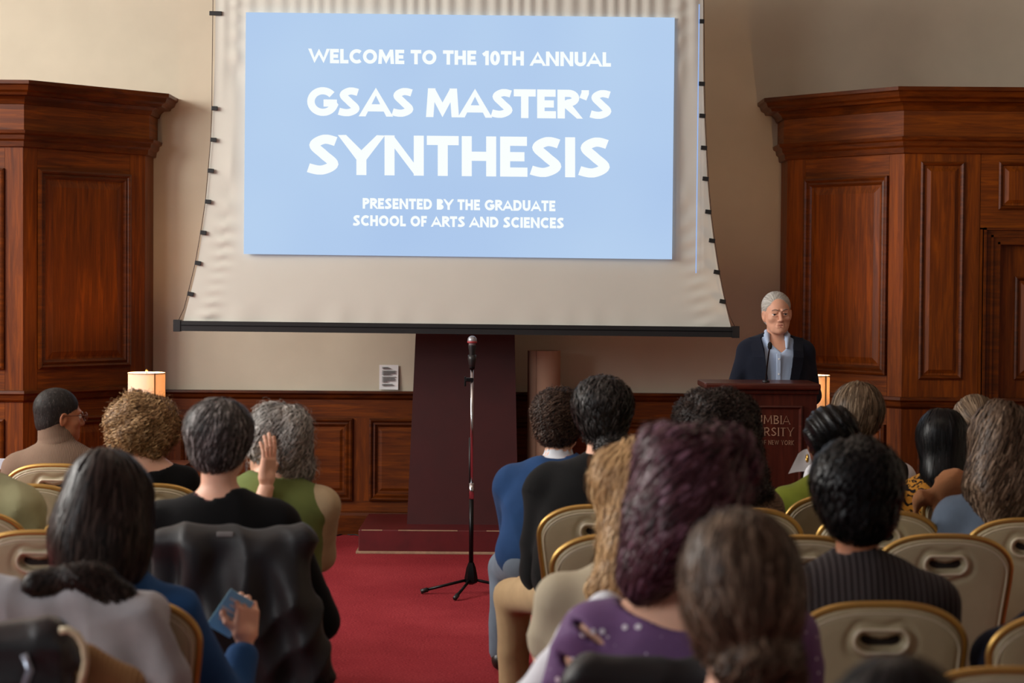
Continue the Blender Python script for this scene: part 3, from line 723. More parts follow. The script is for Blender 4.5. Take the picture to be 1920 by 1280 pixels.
def lamp(px_, py_top, Y, wpx, hshade, label, tlabel, power):
    c = at(px_, py_top, Y); r = wpx / 2 * Y / F_PX; zt = c.z; zb = zt - hshade; tz = 0.58
    t = empty('side_table', (c.x, Y, 0), label=tlabel, cat='table')
    mb = MB(); mb.box(-.26, .26, -.2, .2, tz - .03, tz, .004); mb.build('table_top', M_TABLE, t)
    mb = MB(); mb.box(-.23, .23, -.17, .17, tz - .11, tz - .03); mb.build('apron', M_TABLE, t)
    for sx in (-1, 1):
        for sy in (-1, 1):
            mb = MB(); mb.box(sx * .22 - .018, sx * .22 + .018, sy * .16 - .018, sy * .16 + .018, 0, tz - .03, .003); mb.build('leg', M_TABLE, t)
    l = empty('table_lamp', (c.x, Y, tz), label=label, cat='lamp')
    zs0 = zb - tz; zs1 = zt - tz
    mb = MB(); mb.lathe([(r, zs0), (r * .985, zs1), (r * .985 - .003, zs1), (r - .003, zs0), (r, zs0)], 48, cap=False); sh = auto_smooth(mb.build('lamp_shade', M_SHADE, l))
    for z_ in (zs0, zs1 - .008):
        mb = MB(); mb.lathe([(r * .99, z_), (r * 1.008, z_), (r * 1.008, z_ + .008), (r * .985, z_ + .008), (r * .99, z_)], 48, cap=False); mb.build('trim', plain('shade_trim', (225, 205, 170), 0.7), sh, True)
    mb = MB(); mb.box(-.004, .004, -r - .002, -r + .004, zs0, zs1); s_ = mb.build('seam', plain('shade_seam', (150, 110, 60), 0.8), sh); s_.rotation_euler = (0, 0, 0.62)
    mb = MB(); mb.lathe([(0, 0), (.08, 0), (.08, .015), (.03, .03), (.05, .10), (.062, .18), (.045, .25), (.015, .29), (.012, zs0 + .06), (0, zs0 + .06)], 28); mb.build('lamp_base', M_CERAM, l, True)
    mb = MB(); mb.tube([(0, 0, zs0 + .05), (0, 0, zs1 + .01)], .003, 6); mb.tube([(-r * .97, 0, zs1 - .012), (r * .97, 0, zs1 - .012)], .0022, 6); mb.lathe([(0, zs1 + .005), (.009, zs1 + .008), (.007, zs1 + .018), (0, zs1 + .024)], 10); mb.build('harp_and_finial', M_CERAM, l, True)
    mb = MB(); mb.lathe([(0, -.05), (.02, -.04), (.03, 0), (.02, .028), (0, .034)], 14); bl = mb.build('bulb', M_BULB, l, True); bl.location = (0.0, 0.0, (zs0 + zs1) / 2)
    bl.scale = (1, 1, 1)
    d = bpy.data.lights.new('lamp_glow', 'POINT'); d.energy = power; d.color = (1.0, 0.58, 0.28); d.shadow_soft_size = 0.04
    lo = bpy.data.objects.new('lamp_glow', d); COL.objects.link(lo); lo.parent = l; lo.location = (0.0, -0.03, zs0 + (zs1 - zs0) * 0.72)
lamp(275, 698, 12.20, 70, 0.255, 'glowing cream drum table lamp behind the curly blonde-brown head', 'small dark side table under the left lamp', 16)
lamp(1530, 703, 11.95, 52, 0.27, 'glowing cream drum table lamp behind the lectern', 'small dark side table under the lamp behind the lectern', 26)

# ================================================================== lectern
YLc = 10.60
lc = empty('lectern', (at(1430, 800, YLc).x, YLc, 0), label='dark mahogany lectern with engraved gold lettering in front of the speaker', cat='lectern')
lo_ = Vector(lc.location)
M_MAH = wood('mahogany', (48, 17, 11), (82, 34, 22), (14, 14, 1.2), rough=0.35)
M_MAHH = wood('mahogany_level', (50, 18, 12), (84, 36, 24), (1.3, 1.3, 16), rough=0.32)
bw0 = at(1338, 800, YLc).x - lo_.x; bw1 = at(1531, 760, YLc).x - lo_.x; zl = zz(1430, 733, YLc); ztop = zz(1430, 718, YLc)
mb = MB(); e_ = 0.022
for z0, z1, k0, k1 in ((0.10, zl, e_, 0.0),):
    v = [(bw0 - k0, 0, z0), (bw1 + k0, 0, z0), (bw1 + k0, .36, z0), (bw0 - k0, .36, z0), (bw0 - k1, 0.0, z1), (bw1 + k1, 0.0, z1), (bw1 + k1, .35, z1), (bw0 - k1, .35, z1)]
    mb.add(v, [[3, 2, 1, 0], [4, 5, 6, 7], [0, 1, 5, 4], [1, 2, 6, 5], [2, 3, 7, 6], [3, 0, 4, 7]])
mb.build('cabinet', M_MAH, lc)
mb = MB(); mb.box(bw0 - .06, bw1 + .06, -.05, .40, 0.0, .05, .006); mb.box(bw0 - .04, bw1 + .04, -.03, .39, .05, .10, .006); mb.build('plinth', M_MAH, lc)
x0 = at(1321, 725, YLc - .03).x - lo_.x; x1 = at(1539, 725, YLc - .03).x - lo_.x
mb = MB(); mb.box(x0, x1, -.045, .39, ztop - .034, ztop, .010); mb.build('desk_top', M_MAHH, lc)
mb = MB(); mb.box(bw0 - .012, bw1 + .012, -.018, .37, ztop - .058, ztop - .034, .006); mb.build('top_moulding', M_MAH, lc)
fl = Face((lo_.x, lo_.y), (lo_.x + 1, lo_.y)); 
class LF(Face):
    def __init__(s): s.o = Vector((0, 0, 0)); s.u = Vector((1, 0, 0)); s.n = Vector((0, -1, 0)); s.len = 1
fl = LF()
pa0 = at(1356, 800, YLc).x - lo_.x; pa1 = at(1504, 800, YLc).x - lo_.x; pz1 = zz(1430, 760, YLc)
r_ = MB(); fl.ring(r_, pa0, pa1, 0.35, pz1, [(0, 0), (0, .012), (.008, .016), (.014, .008), (.020, 0.001)]); r_.build('panel_moulding', M_MAHH, lc)
q = MB(); q.box(pa0 + .018, pa1 - .018, -.0022, .002, .368, pz1 - .018); PANEL_L = q.build('panel', M_MAH, lc)
M_GOLD = plain('engraved_gold', (158, 124, 100), 0.5, 0.2, var=0.05)
def lect_line(s, a_, b_, yb, cap, h, track):
    def mf(u, v): return at(a_ + (b_ - a_) * u, yb + 2.2 * u - cap * v, YLc - .0046) - lo_
    text_mesh(PANEL_L, M_GOLD, s, h, mf, (0, .0028, 0), True, track)
lect_line('COLUMBIA', 1374, 1482, 793, 16, 0.060, 0.16)
lect_line('UNIVERSITY', 1369, 1489, 815.5, 16, 0.060, 0.16)
lect_line('IN THE CITY OF NEW YORK', 1371, 1489, 832, 8.5, 0.060, 0.20)
# gooseneck microphone on the lectern
gm = empty('gooseneck_microphone', (at(1436, 716, YLc + .08).x, YLc + .08, ztop), label='thin black gooseneck microphone rising from the lectern top', cat='microphone')
g0 = Vector(gm.location)
pts = [at(x, y, YLc + .08 - .05 * k) - g0 for k, (x, y) in enumerate(((1436, 715), (1437, 700), (1439, 680), (1441.5, 662), (1443.5, 650)))]
mb = MB(); mb.tube(pts, .0042, 8); mb.build('stem', M_BLACK, gm, True)
mb = MB(); mb.lathe([(0, 0), (.02, 0), (.02, .008), (.008, .014), (0, .014)], 14); mb.build('base', M_BLACK, gm, True)
mb = MB(); p = pts[-1]; mb.lathe([(0, -.014), (.008, -.012), (.0125, 0), (.012, .014), (.007, .024), (0, .027)], 14, p); mb.build('foam_windscreen', plain('foam', (15, 15, 16), 0.95), gm, True)
# ================================================================== implicit surfaces for bodies, clothes and hair
A = lambda *v: np.array(v, dtype=np.float32)
def rotm(yaw=0, pitch=0, roll=0):
    """columns: right, forward, up of the turned frame; yaw to the left is positive, pitch up is positive (degrees)"""
    return np.array((Matrix.Rotation(math.radians(yaw), 3, 'Z') @ Matrix.Rotation(math.radians(pitch), 3, 'X') @ Matrix.Rotation(math.radians(roll), 3, 'Y')), dtype=np.float32)

class Fld:
    def __init__(s, R=None, o=(0, 0, 0)):
        s.ops = []; s.R = np.eye(3, dtype=np.float32) if R is None else np.asarray(R, dtype=np.float32); s.o = A(*o); s.post = []
    def W(s, p): return s.R @ A(*p) + s.o
    def frame(s, R, o): s.R = np.asarray(R, dtype=np.float32); s.o = A(*o); return s
    def ell(s, c, r, k=0.02, sub=False, rot=None):
        R = s.R if rot is None else s.R @ rot
        c = s.W(c); r = A(*r); m = float(r.max())
        def f(X, Y, Z):
            x = X - c[0]; y = Y - c[1]; z = Z - c[2]
            a = (x * R[0, 0] + y * R[1, 0] + z * R[2, 0]) / r[0]; b = (x * R[0, 1] + y * R[1, 1] + z * R[2, 1]) / r[1]; d = (x * R[0, 2] + y * R[1, 2] + z * R[2, 2]) / r[2]
            k0 = np.sqrt(a * a + b * b + d * d) + 1e-6; k1 = np.sqrt((a / r[0]) ** 2 + (b / r[1]) ** 2 + (d / r[2]) ** 2) + 1e-6
            return k0 * (k0 - 1) / k1
        s.ops.append((f, c - m, c + m, k, sub)); return s
    def cone(s, a, b, ra, rb, k=0.02, sub=False, flat=None):
        a = s.W(a); b = s.W(b); ba = b - a; L2 = float(ba @ ba) + 1e-9; m = max(ra, rb)
        def f(X, Y, Z):
            x = X - a[0]; y = Y - a[1]; z = Z - a[2]
            t = np.clip((x * ba[0] + y * ba[1] + z * ba[2]) / L2, 0, 1)
            x = x - t * ba[0]; y = y - t * ba[1]; z = z - t * ba[2]
            return np.sqrt(x * x + y * y + z * z) - (ra + (rb - ra) * t)
        s.ops.append((f, np.minimum(a, b) - m, np.maximum(a, b) + m, k, sub)); return s
    def box(s, c, h, rr=0.01, k=0.01, sub=False, rot=None):
        R = s.R if rot is None else s.R @ rot
        c = s.W(c); h = A(*h); m = float(np.linalg.norm(h))
        def f(X, Y, Z):
            x = X - c[0]; y = Y - c[1]; z = Z - c[2]
            q = [np.abs(x * R[0, i] + y * R[1, i] + z * R[2, i]) - (h[i] - rr) for i in range(3)]
            return np.sqrt(sum(np.maximum(t, 0) ** 2 for t in q)) + np.minimum(np.maximum(q[0], np.maximum(q[1], q[2])), 0) - rr
        s.ops.append((f, c - m, c + m, k, sub)); return s
    def half(s, p, n, k=0.004):
        """cut away everything on the side n points to"""
        p = s.W(p); n = s.R @ A(*n); n = n / np.linalg.norm(n)
        s.ops.append((lambda X, Y, Z: -((X - p[0]) * n[0] + (Y - p[1]) * n[1] + (Z - p[2]) * n[2]), None, None, k, True)); return s
    def bounds(s, pad):
        lo = np.min([o[1] for o in s.ops if not o[4]], 0) - pad; hi = np.max([o[2] for o in s.ops if not o[4]], 0) + pad; return lo, hi
    def __call__(s, X, Y, Z):
        d = np.full(np.broadcast(X, Y, Z).shape, 1.0, dtype=np.float32)
        for f, lo, hi, k, sub in s.ops: d = comb(d, f(X, Y, Z), k, sub)
        for g in s.post: d = d + g(X, Y, Z)
        return d
    def grid(s, xs, ys, zs):
        d = np.full((len(xs), len(ys), len(zs)), 1.0, dtype=np.float32)
        for f, lo, hi, k, sub in s.ops:
            if lo is None: sl = [slice(0, len(xs)), slice(0, len(ys)), slice(0, len(zs))]
            else:
                m = k + 0.045
                sl = []
                for c_, l, h in zip((xs, ys, zs), lo, hi): sl.append(slice(max(int(np.searchsorted(c_, l - m)) - 1, 0), min(int(np.searchsorted(c_, h + m)) + 1, len(c_))))
                if any(q.stop <= q.start for q in sl): continue
            v = f(xs[sl[0], None, None], ys[None, sl[1], None], zs[None, None, sl[2]])
            t = tuple(sl); d[t] = comb(d[t], v, k, sub)
        for g in s.post: d = d + g(xs[:, None, None], ys[None, :, None], zs[None, None, :])
        return d

def comb(a, b, k, sub):
    if sub:
        b = -b; h = np.clip(0.5 - 0.5 * (b - a) / k, 0, 1); return b + (a - b) * h + k * h * (1 - h) if False else np.maximum(a, b) + np.maximum(k - np.abs(a - b), 0) ** 2 / (4 * k)
    return np.minimum(a, b) - np.maximum(k - np.abs(a - b), 0) ** 2 / (4 * k)

def surface(d, xs, ys, zs):
    """naive surface nets on a rectilinear grid"""
    s = d < 0
    nx, ny, nz = d.shape
    C = [(i, j, k) for i in (0, 1) for j in (0, 1) for k in (0, 1)]
    sm = np.zeros((nx - 1, ny - 1, nz - 1), dtype=np.int8)
    for i, j, k in C: sm += s[i:nx - 1 + i, j:ny - 1 + j, k:nz - 1 + k]
    act = (sm > 0) & (sm < 8)
    I, J, K = np.nonzero(act); n = len(I)
    acc = np.zeros((n, 3), dtype=np.float64); cnt = np.zeros(n)
    co = {}
    for c in C:
        ii, jj, kk = I + c[0], J + c[1], K + c[2]; co[c] = (d[ii, jj, kk], np.stack([xs[ii], ys[jj], zs[kk]], 1))
    for a in C:
        for ax in range(3):
            if a[ax] == 0:
                b = list(a); b[ax] = 1; b = tuple(b)
                da, pa = co[a]; db, pb = co[b]; m = (da < 0) != (db < 0)
                t = np.where(m, da / np.where(m, da - db, 1), 0)[:, None]
                acc += np.where(m[:, None], pa + (pb - pa) * t, 0); cnt += m
    V = (acc / np.maximum(cnt, 1)[:, None]).astype(np.float32)
    idx = np.full(act.shape, -1, dtype=np.int64); idx[I, J, K] = np.arange(n)
    Q = []
    for ax in range(3):
        a = [slice(0, None)] * 3; 
        sl0 = [slice(1, -1)] * 3; sl0[ax] = slice(0, -1); sl1 = [slice(1, -1)] * 3; sl1[ax] = slice(1, None)
        s0 = s[tuple(sl0)]; s1 = s[tuple(sl1)]
        m = s0 != s1; P = np.nonzero(m); inside0 = s0[P]
        base = [P[0] + (1 if ax != 0 else 0), P[1] + (1 if ax != 1 else 0), P[2] + (1 if ax != 2 else 0)]
        u, v = (ax + 1) % 3, (ax + 2) % 3
        def cell(du, dv):
            c = [b.copy() for b in base]; c[u] = c[u] - du; c[v] = c[v] - dv; return idx[c[0], c[1], c[2]]
        q = np.stack([cell(1, 1), cell(0, 1), cell(0, 0), cell(1, 0)], 1)
        q = np.where(inside0[:, None], q, q[:, ::-1]); Q.append(q)
    Q = np.concatenate(Q); Q = Q[(Q >= 0).all(1)]
    return V, Q.astype(np.int32)

def axis(lo, hi, coarse, fine=None, f0=0, f1=0):
    """grid coordinates from lo to hi, finer between f0 and f1"""
    out = [lo]; 
    while out[-1] < hi:
        x = out[-1]; st = fine if (fine and f0 <= x <= f1) else coarse
        if fine and x < f0 < x + st: st = max(f0 - x, fine)
        out.append(x + st)
    return np.array(out, dtype=np.float32)

def sdf_mesh(F, res, fine=None, box=None):
    lo, hi = F.bounds(0.03 if not fine else 0.03)
    ax = []
    for i in range(3):
        if fine: ax.append(axis(float(lo[i]), float(hi[i]), res, fine, box[i][0], box[i][1]))
        else: ax.append(axis(float(lo[i]), float(hi[i]), res))
    d = F.grid(*ax); return surface(d, *ax)

def folds(amp, f=1.0, seed=0.0, where=None):
    """cloth creases: soft swells with sharper ridges running across them"""
    def g(X, Y, Z):
        wx = .9 * np.sin(Z * 9 * f + seed * 1.3) + .6 * np.sin(Y * 14 * f + X * 5); wz = .9 * np.sin(X * 8 * f + seed * 2.1) + .5 * np.sin(Y * 11 * f + Z * 6)
        a = np.sin(X * 15 * f + wx + seed * 3.1)
        r1 = 1 - 2 * np.abs(np.sin((X * .45 + Z) * 13 * f + wz * 1.3 + seed)) ** .8
        r2 = 1 - 2 * np.abs(np.sin((X * .9 - Z * .5 + Y * .4) * 17 * f + wx * 1.2 + seed * 1.9)) ** .8
        m = .5 + .5 * np.sin(X * 6 * f + Z * 5 * f + seed * 2.7)
        r = amp * (0.5 * a - 0.8 * r1 * m - 0.6 * r2 * (1 - m))
        if where is not None: r = r * where(X, Y, Z)
        return r.astype(np.float32)
    return g

# ------------------------------------------------------------------ hair strands laid over an implicit surface
def grad(F, P, e=0.003):
    x, y, z = P[:, 0], P[:, 1], P[:, 2]; d = F(x, y, z)
    g = np.stack([F(x + e, y, z) - d, F(x, y + e, z) - d, F(x, y, z + e) - d], 1) / e
    n = g / (np.linalg.norm(g, axis=1, keepdims=True) + 1e-6); return d, n

def strands(F, V, Q, n, length, rad, R, o, flow, K=10, amp=0.0, wav=0.05, lift=0.0, off=(0.0, 0.005), flat=2.0, rng=RNG, region=None, droop=0.0, follow=1.0, jitter=None):
    n = int(n * 2.3); rad = rad * .52
    c = V[Q].mean(1); e1 = V[Q[:, 1]] - V[Q[:, 0]]; e2 = V[Q[:, 3]] - V[Q[:, 0]]; ar = np.linalg.norm(np.cross(e1, e2), axis=1)
    hd = (c - o) @ R
    if region is not None: ar = ar * region(hd)
    if ar.sum() <= 0: return None
    pick = rng.choice(len(c), n, p=ar / ar.sum())
    P = c[pick].astype(np.float32) + rng.normal(0, 0.004, (n, 3)).astype(np.float32)
    L = (length * rng.uniform(0.65, 1.25, n)).astype(np.float32); st = (L / (K - 1))[:, None]
    offs = rng.uniform(off[0], off[1], n).astype(np.float32)
    jit = rng.normal(0, jitter or (.17 if amp > .0085 and wav < .06 else .07), (n, 3)).astype(np.float32)
    pts = []; Ns = []; Ts = []; prev = None
    for i in range(K):
        d, nn = grad(F, P)
        tgt = offs + lift * (i / (K - 1)) ** 2
        P = P - nn * ((d - tgt) * follow)[:, None]
        H = (P - o) @ R
        f = flow(H) @ R.T + jit
        f = f - nn * (f * nn).sum(1, keepdims=True) * (1 - droop)
        T = f / (np.linalg.norm(f, axis=1, keepdims=True) + 1e-6)
        if prev is not None: T = T * 0.55 + prev * 0.45; T /= (np.linalg.norm(T, axis=1, keepdims=True) + 1e-6)
        prev = T; pts.append(P.copy()); Ns.append(nn); Ts.append(T); P = P + T * st
    P = np.stack(pts, 1); Nn = np.stack(Ns, 1); T = np.stack(Ts, 1); S = np.cross(T, Nn); S /= (np.linalg.norm(S, axis=2, keepdims=True) + 1e-6)
    if amp > 0:
        t = np.arange(K)[None, :] * st; ph = rng.uniform(0, 2 * PI, n)[:, None]; w_ = 2 * PI / (wav * rng.uniform(0.75, 1.3, n))[:, None]
        rp = np.minimum(t / (L[:, None] * 0.25), 1)
        P = P + ((np.cos(w_ * t + ph) * 0.6 * amp * rp)[:, :, None] * Nn + (np.sin(w_ * t + ph) * amp * rp)[:, :, None] * S)
        T = np.gradient(P, axis=1); T /= (np.linalg.norm(T, axis=2, keepdims=True) + 1e-6); S = np.cross(T, Nn); S /= (np.linalg.norm(S, axis=2, keepdims=True) + 1e-6)
    U = np.cross(S, T)
    w_ = rad * rng.uniform(0.7, 1.35, n)[:, None] * (1 - 0.85 * np.linspace(0, 1, K)[None, :] ** 2.5) * (0.55 + 0.45 * np.minimum(np.linspace(0, 1, K)[None, :] * 5, 1))
    w_ = w_[:, :, None] * flat
    ring = np.stack([P + S * w_, P - S * w_], 2)
    verts = ring.reshape(-1, 3)
    base = (np.arange(n) * K * 2)[:, None] + (np.arange(K - 1) * 2)[None, :]
    f = np.stack([base, base + 1, base + 3, base + 2], -1).reshape(-1, 4)
    tint = np.repeat(np.clip(rng.normal(0.48, 0.19, n), 0.02, 1), K * 2)
    return verts.astype(np.float32), f.astype(np.int32), tint.astype(np.float32)

def flow_from(whorl, down=1.0, spread=1.0, back=0.0, side=0.0):
    w_ = A(*whorl)
    def f(H):
        r = H - w_; r = r / (np.linalg.norm(r, axis=1, keepdims=True) + 1e-5)
        return (r * spread + A(side, -back, -down)).astype(np.float32)
    return f

def flow_to(tgt, pull=1.0, down=0.0):
    t_ = A(*tgt)
    def f(H):
        r = t_ - H; r = r / (np.linalg.norm(r, axis=1, keepdims=True) + 1e-5)
        return (r * pull + A(0, 0, -down)).astype(np.float32)
    return f

def hair_object(parent, F, R, o, mat, layers, res=0.009, name='hair', base_tint=0.12):
    V, Q = sdf_mesh(F, res)
    vs = [V]; fs = [Q]; ts = [np.full(len(V), base_tint, dtype=np.float32)]; n = len(V)
    for ly in layers:
        r = strands(F, V, Q, R=R, o=o, **ly)
        if r is None: continue
        v, f, t = r; vs.append(v); fs.append(f + n); ts.append(t); n += len(v)
    return mk(name, np.concatenate(vs), np.concatenate(fs), mat, parent, True, np.concatenate(ts))

# ------------------------------------------------------------------ heads, hands, bodies
def head_prims(F, R, c, s=1.0, face=True, jaw=1.0, female=False):
    F.frame(R * 1.0, c); q = lambda *v: tuple(t * s for t in v)
    F.ell(q(0, -.016, .030), q(.075, .094, .084), 0.01); F.ell(q(0, .022, -.020), q(.064, .064, .084), .03)
    F.ell(q(0, .036, -.070), q(.050 * jaw, .050, .042), .03); F.ell(q(0, .070, -.098), q(.021, .018, .017), .025)
    for sx in (-1, 1):
        F.ell(q(sx * .041, .058, -.028), q(.022, .022, .020), .02)
        F.ell(q(sx * .077, -.004, -.016), q(.009, .019, .031), .006, rot=rotm(sx * 18, 0, sx * 8)); F.ell(q(sx * .084, -.002, -.012), q(.006, .010, .017), .005, True)
        F.ell(q(sx * .031, .098, -.001), q(.017, .016, .011), .012, True)
        F.cone(q(sx * .012, .087, .018), q(sx * .045, .076, .016), .0075 * s, .006 * s, .012)
    F.cone(q(0, .084, .006), q(0, .103, -.034), .0075 * s, .0115 * s, .012)
    for sx in (-1, 1): F.ell(q(sx * .0115, .094, -.040), q(.008, .011, .0075), .006)
    F.cone(q(-.015, .081, -.064), q(.015, .081, -.064), .0065 * s, .0065 * s, .008); F.cone(q(-.014, .080, -.074), q(.014, .080, -.074), .0065 * s, .0065 * s, .008)
    F.cone(q(-.024, .092, -.0685), q(.024, .092, -.0685), .0028 * s, .0028 * s, .004, True)
    return F

def eyes(parent, R, c, s=1.0):
    for sx in (-1, 1):
        p = R @ (A(sx * .031, .0775, -.0035) * s) + c
        o = link('eye', EYE_ME, parent, tuple(float(t) for t in p)); o.scale = (s, s, s)
        o.rotation_euler = Matrix([[float(t) for t in r] for r in R]).to_euler()

def hand_field(fingers, s=1.0):
    """palm in the x-y plane, fingers along +y, thumb on the +x side, palm facing -z. fingers: curl per finger (deg per joint), five values, thumb first"""
    F = Fld()
    F.box((0, .042, 0), (.040, .046, .0135), .012, .01); F.ell((.018, .028, -.008), (.022, .034, .014), .012); F.ell((-.022, .03, -.006), (.016, .034, .012), .012)
    F.cone((0, -.05, 0), (0, .004, 0), .024, .027, .02)
    spec = [(-.031, .078, .030, .020, .016, .0080), (-.0105, .086, .037, .025, .019, .0092), (.0115, .088, .041, .028, .020, .0095), (.032, .084, .037, .025, .019, .0092)]
    for (x, y, a, b, c, r), cu, sp in zip(spec, fingers[1:][::-1], (-4, -1, 1, 4)):
        p = Vector((x, y, 0)); ang = 0
        for L, k in ((a, .55), (b, 1.0), (c, .7)):
            ang += cu * k; th = math.radians(ang); sd = math.radians(sp)
            d = Vector((math.sin(sd) * math.cos(th), math.cos(sd) * math.cos(th), -math.sin(th)))
            q = p + d * L; F.cone(p, q, r, r * .92, .003); p = q; r *= .93
    t = fingers[0]
    p = Vector((.032, .018, -.006)); ang = 50
    for L, r in ((.034, .0115), (.030, .0100), (.024, .0090)):
        a_ = math.radians(ang); d = Vector((math.sin(a_) * .9, math.cos(a_), -.15 - t * .012)).normalized(); q = p + d * L; F.cone(p, q, r, r * .93, .006); p = q; ang -= t
    return F

EB = MB(); EB.lathe([(0, -.0128)] + [(.0128 * math.sin(PI * k / 10), -.0128 * math.cos(PI * k / 10)) for k in range(1, 10)] + [(0, .0128)], 14)
M_EYE, nt, b = new_mat('eyeball'); tcx = N(nt, 'ShaderNodeTexCoord'); sx_ = N(nt, 'ShaderNodeSeparateXYZ'); nt.links.new(tcx.outputs['Object'], sx_.inputs[0])
nt.links.new(ramp(nt, sx_.outputs['Y'], [(0.0, srgb(225, 215, 205)), (0.0106, srgb(225, 215, 205)), (0.0112, srgb(60, 62, 66)), (0.0122, srgb(12, 12, 12))]), b.inputs['Base Color']); b.inputs['Roughness'].default_value = 0.2
EYE_ME = mesh_data('eye', EB.v, EB.f, M_EYE, True)

def arm_mat(d, palm):
    """frame for a hand: y along d, -z towards palm"""
    y = Vector(d).normalized(); z = -Vector(palm); z = (z - y * z.dot(y)).normalized(); x = y.cross(z)
    return Matrix((x, y, z)).transposed()

HAND_CACHE = {}
def hand(parent, wrist, d, palm, skin, fingers=(10, 22, 24, 26, 30), right=True, res=0.0035, name='hand', label=None, s=1.0):
    key = (fingers, res, skin.name, right)
    if key not in HAND_CACHE:
        V, Q = sdf_mesh(hand_field(fingers), res)
        if right: V = V * A(-1, 1, 1); Q = Q[:, ::-1]
        HAND_CACHE[key] = mesh_data('hand', V, Q, skin, True)
    o = link(name, HAND_CACHE[key], parent, tuple(wrist)); o.rotation_euler = arm_mat(d, palm).to_euler(); o.scale = (s, s, s)
    if label: o['label'] = label
    return o
# ================================================================== banquet chairs
M_VINYL = plain('taupe_vinyl', (166, 154, 124), 0.42, var=0.06, vscale=8, bmp=0.12, bscale=160, spec=0.45)
M_PIPE = plain('cream_piping', (196, 184, 158), 0.4, var=0.03)
M_GOLD2 = plain('gold_chair_frame', (188, 150, 84), 0.36, 0.85, var=0.04)
M_HOLLOW_SHADE = plain('hollow_shade_dark', (30, 22, 16), 0.9)  # near-black colour standing in for the shade inside the handle hollow
BW = [(0.0, 0.175), (0.10, 0.185), (0.20, 0.197), (0.30, 0.210), (0.335, 0.2125)]      # half width of the back over height above z = .46
def back_outline(n=22, grow=0.0):
    """closed loop (x, z), z from .46 to .90: tapered sides, rounded shoulders, arched top"""
    pts = []
    for z, w_ in BW: pts.append((w_ + grow, .46 + z - (grow if z == 0 else 0)))
    x0, z0 = pts[-1]; top = .90 + grow
    for i in range(1, n + 1):
        a = (PI / 2) * i / n
        # superellipse shoulder blended into a shallow arch
        e = 0.74
        x = x0 * (math.cos(a) ** (e)) ; z = z0 + (top - z0) * (math.sin(a) ** (1.05))
        pts.append((x if i < n else 0.0, z))
    r = pts; l = [(-x, z) for x, z in r[:-1]][::-1]
    return r + l
OUT = back_outline()
def poly_sdf(px, pz, poly):
    d = np.full(px.shape, 1e9, dtype=np.float64); s = np.ones(px.shape)
    n = len(poly)
    for i in range(n):
        ax, az = poly[i]; bx, bz = poly[i - 1]
        ex, ez = bx - ax, bz - az; wx, wz = px - ax, pz - az
        t = np.clip((wx * ex + wz * ez) / (ex * ex + ez * ez + 1e-12), 0, 1)
        d = np.minimum(d, (wx - ex * t) ** 2 + (wz - ez * t) ** 2)
        c1 = pz >= az; c2 = pz < bz; c3 = ex * wz > ez * wx
        flip = (c1 & c2 & c3) | (~c1 & ~c2 & ~c3); s = np.where(flip, -s, s)
    return s * np.sqrt(d)
def curve_y(x, z): return -0.13 * (z - .46) + 0.28 * x * x            # back rakes and wraps slightly (y of the rear plane, forward is +y)
xs = axis(-.235, .235, .0045); ys = axis(-.115, .075, .0045); zs = axis(.44, .92, .0045)
PX, PZ = np.meshgrid(xs, zs, indexing='ij'); D2 = poly_sdf(PX, PZ, OUT)
YC = curve_y(PX, PZ)
th = .026
Yr = ys[None, :, None] - YC[:, None, :]
d2 = D2[:, None, :]
# handle: raised bean ring with a sunk well on the rear face
hx, hz = PX, PZ - .808
bean = np.sqrt((np.maximum(np.abs(hx) - .038, 0)) ** 2 + (hz + .006 * np.cos(hx * 55)) ** 2)
pillow = 0.006 * np.clip(-D2 / .05, 0, 1) ** 0.5 + 0.0035 * np.exp(-((bean - .030) / .007) ** 2) - 0.005 * np.exp(-((bean - .048) / .010) ** 2) - 0.017 * np.clip((.021 - bean) / .006, 0, 1)
groove = 0.004 * np.exp(-((D2 + .016) / .003) ** 2)
rear = (pillow - groove)[:, None, :]
q1 = d2 + .012; q2a = -(Yr + th / 2 + rear) ; q2b = Yr - th / 2 - 0.008
q2 = np.maximum(q2a, q2b)
sd = np.sqrt(np.maximum(q1, 0) ** 2 + np.maximum(q2 + .010, 0) ** 2) + np.minimum(np.maximum(q1, q2 + .010), 0) - .010
V, Q = surface(sd.astype(np.float32), xs, ys, zs)
ME_BACK = mesh_data('backrest', V, Q, M_VINYL, True)
# piping line just inside the frame on the rear face, handle trim, gold frame
def out_pt(x, z, yo): return (x, curve_y(x, z) + yo, z)
INN = [(x * .945, .46 + (z - .46) * .962) for x, z in OUT]
mb = MB(); mb.tube([out_pt(x, z, -th / 2 - .0015) for x, z in INN], .0028, 6, closed=True); ME_PIPE = mesh_data('piping', mb.v, mb.f, M_PIPE, True)
hr = [(.038 * (1 if math.cos(a) > 0 else -1) + .030 * math.cos(a), .808 + .030 * math.sin(a) - .006 * math.cos((.038 * (1 if math.cos(a) > 0 else -1) + .03 * math.cos(a)) * 55)) for a in [2 * PI * k / 32 for k in range(32)]]
mb = MB(); mb.tube([out_pt(x, z, -th / 2 - .008) for x, z in hr], .0052, 8, closed=True); ME_HRING = mesh_data('handle_trim', mb.v, mb.f, M_PIPE, True)
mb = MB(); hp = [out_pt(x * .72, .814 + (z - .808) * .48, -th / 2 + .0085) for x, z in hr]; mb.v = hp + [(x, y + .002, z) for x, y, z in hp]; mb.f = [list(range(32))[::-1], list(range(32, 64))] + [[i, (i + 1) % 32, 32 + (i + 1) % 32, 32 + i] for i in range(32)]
ME_SHADE_PLATE = mesh_data('handle_shade_plate', mb.v, mb.f, M_HOLLOW_SHADE)  # added flat plate, paints the upper half of the well as shaded
loop = OUT[1:]           # up the right side, over the top, down the left
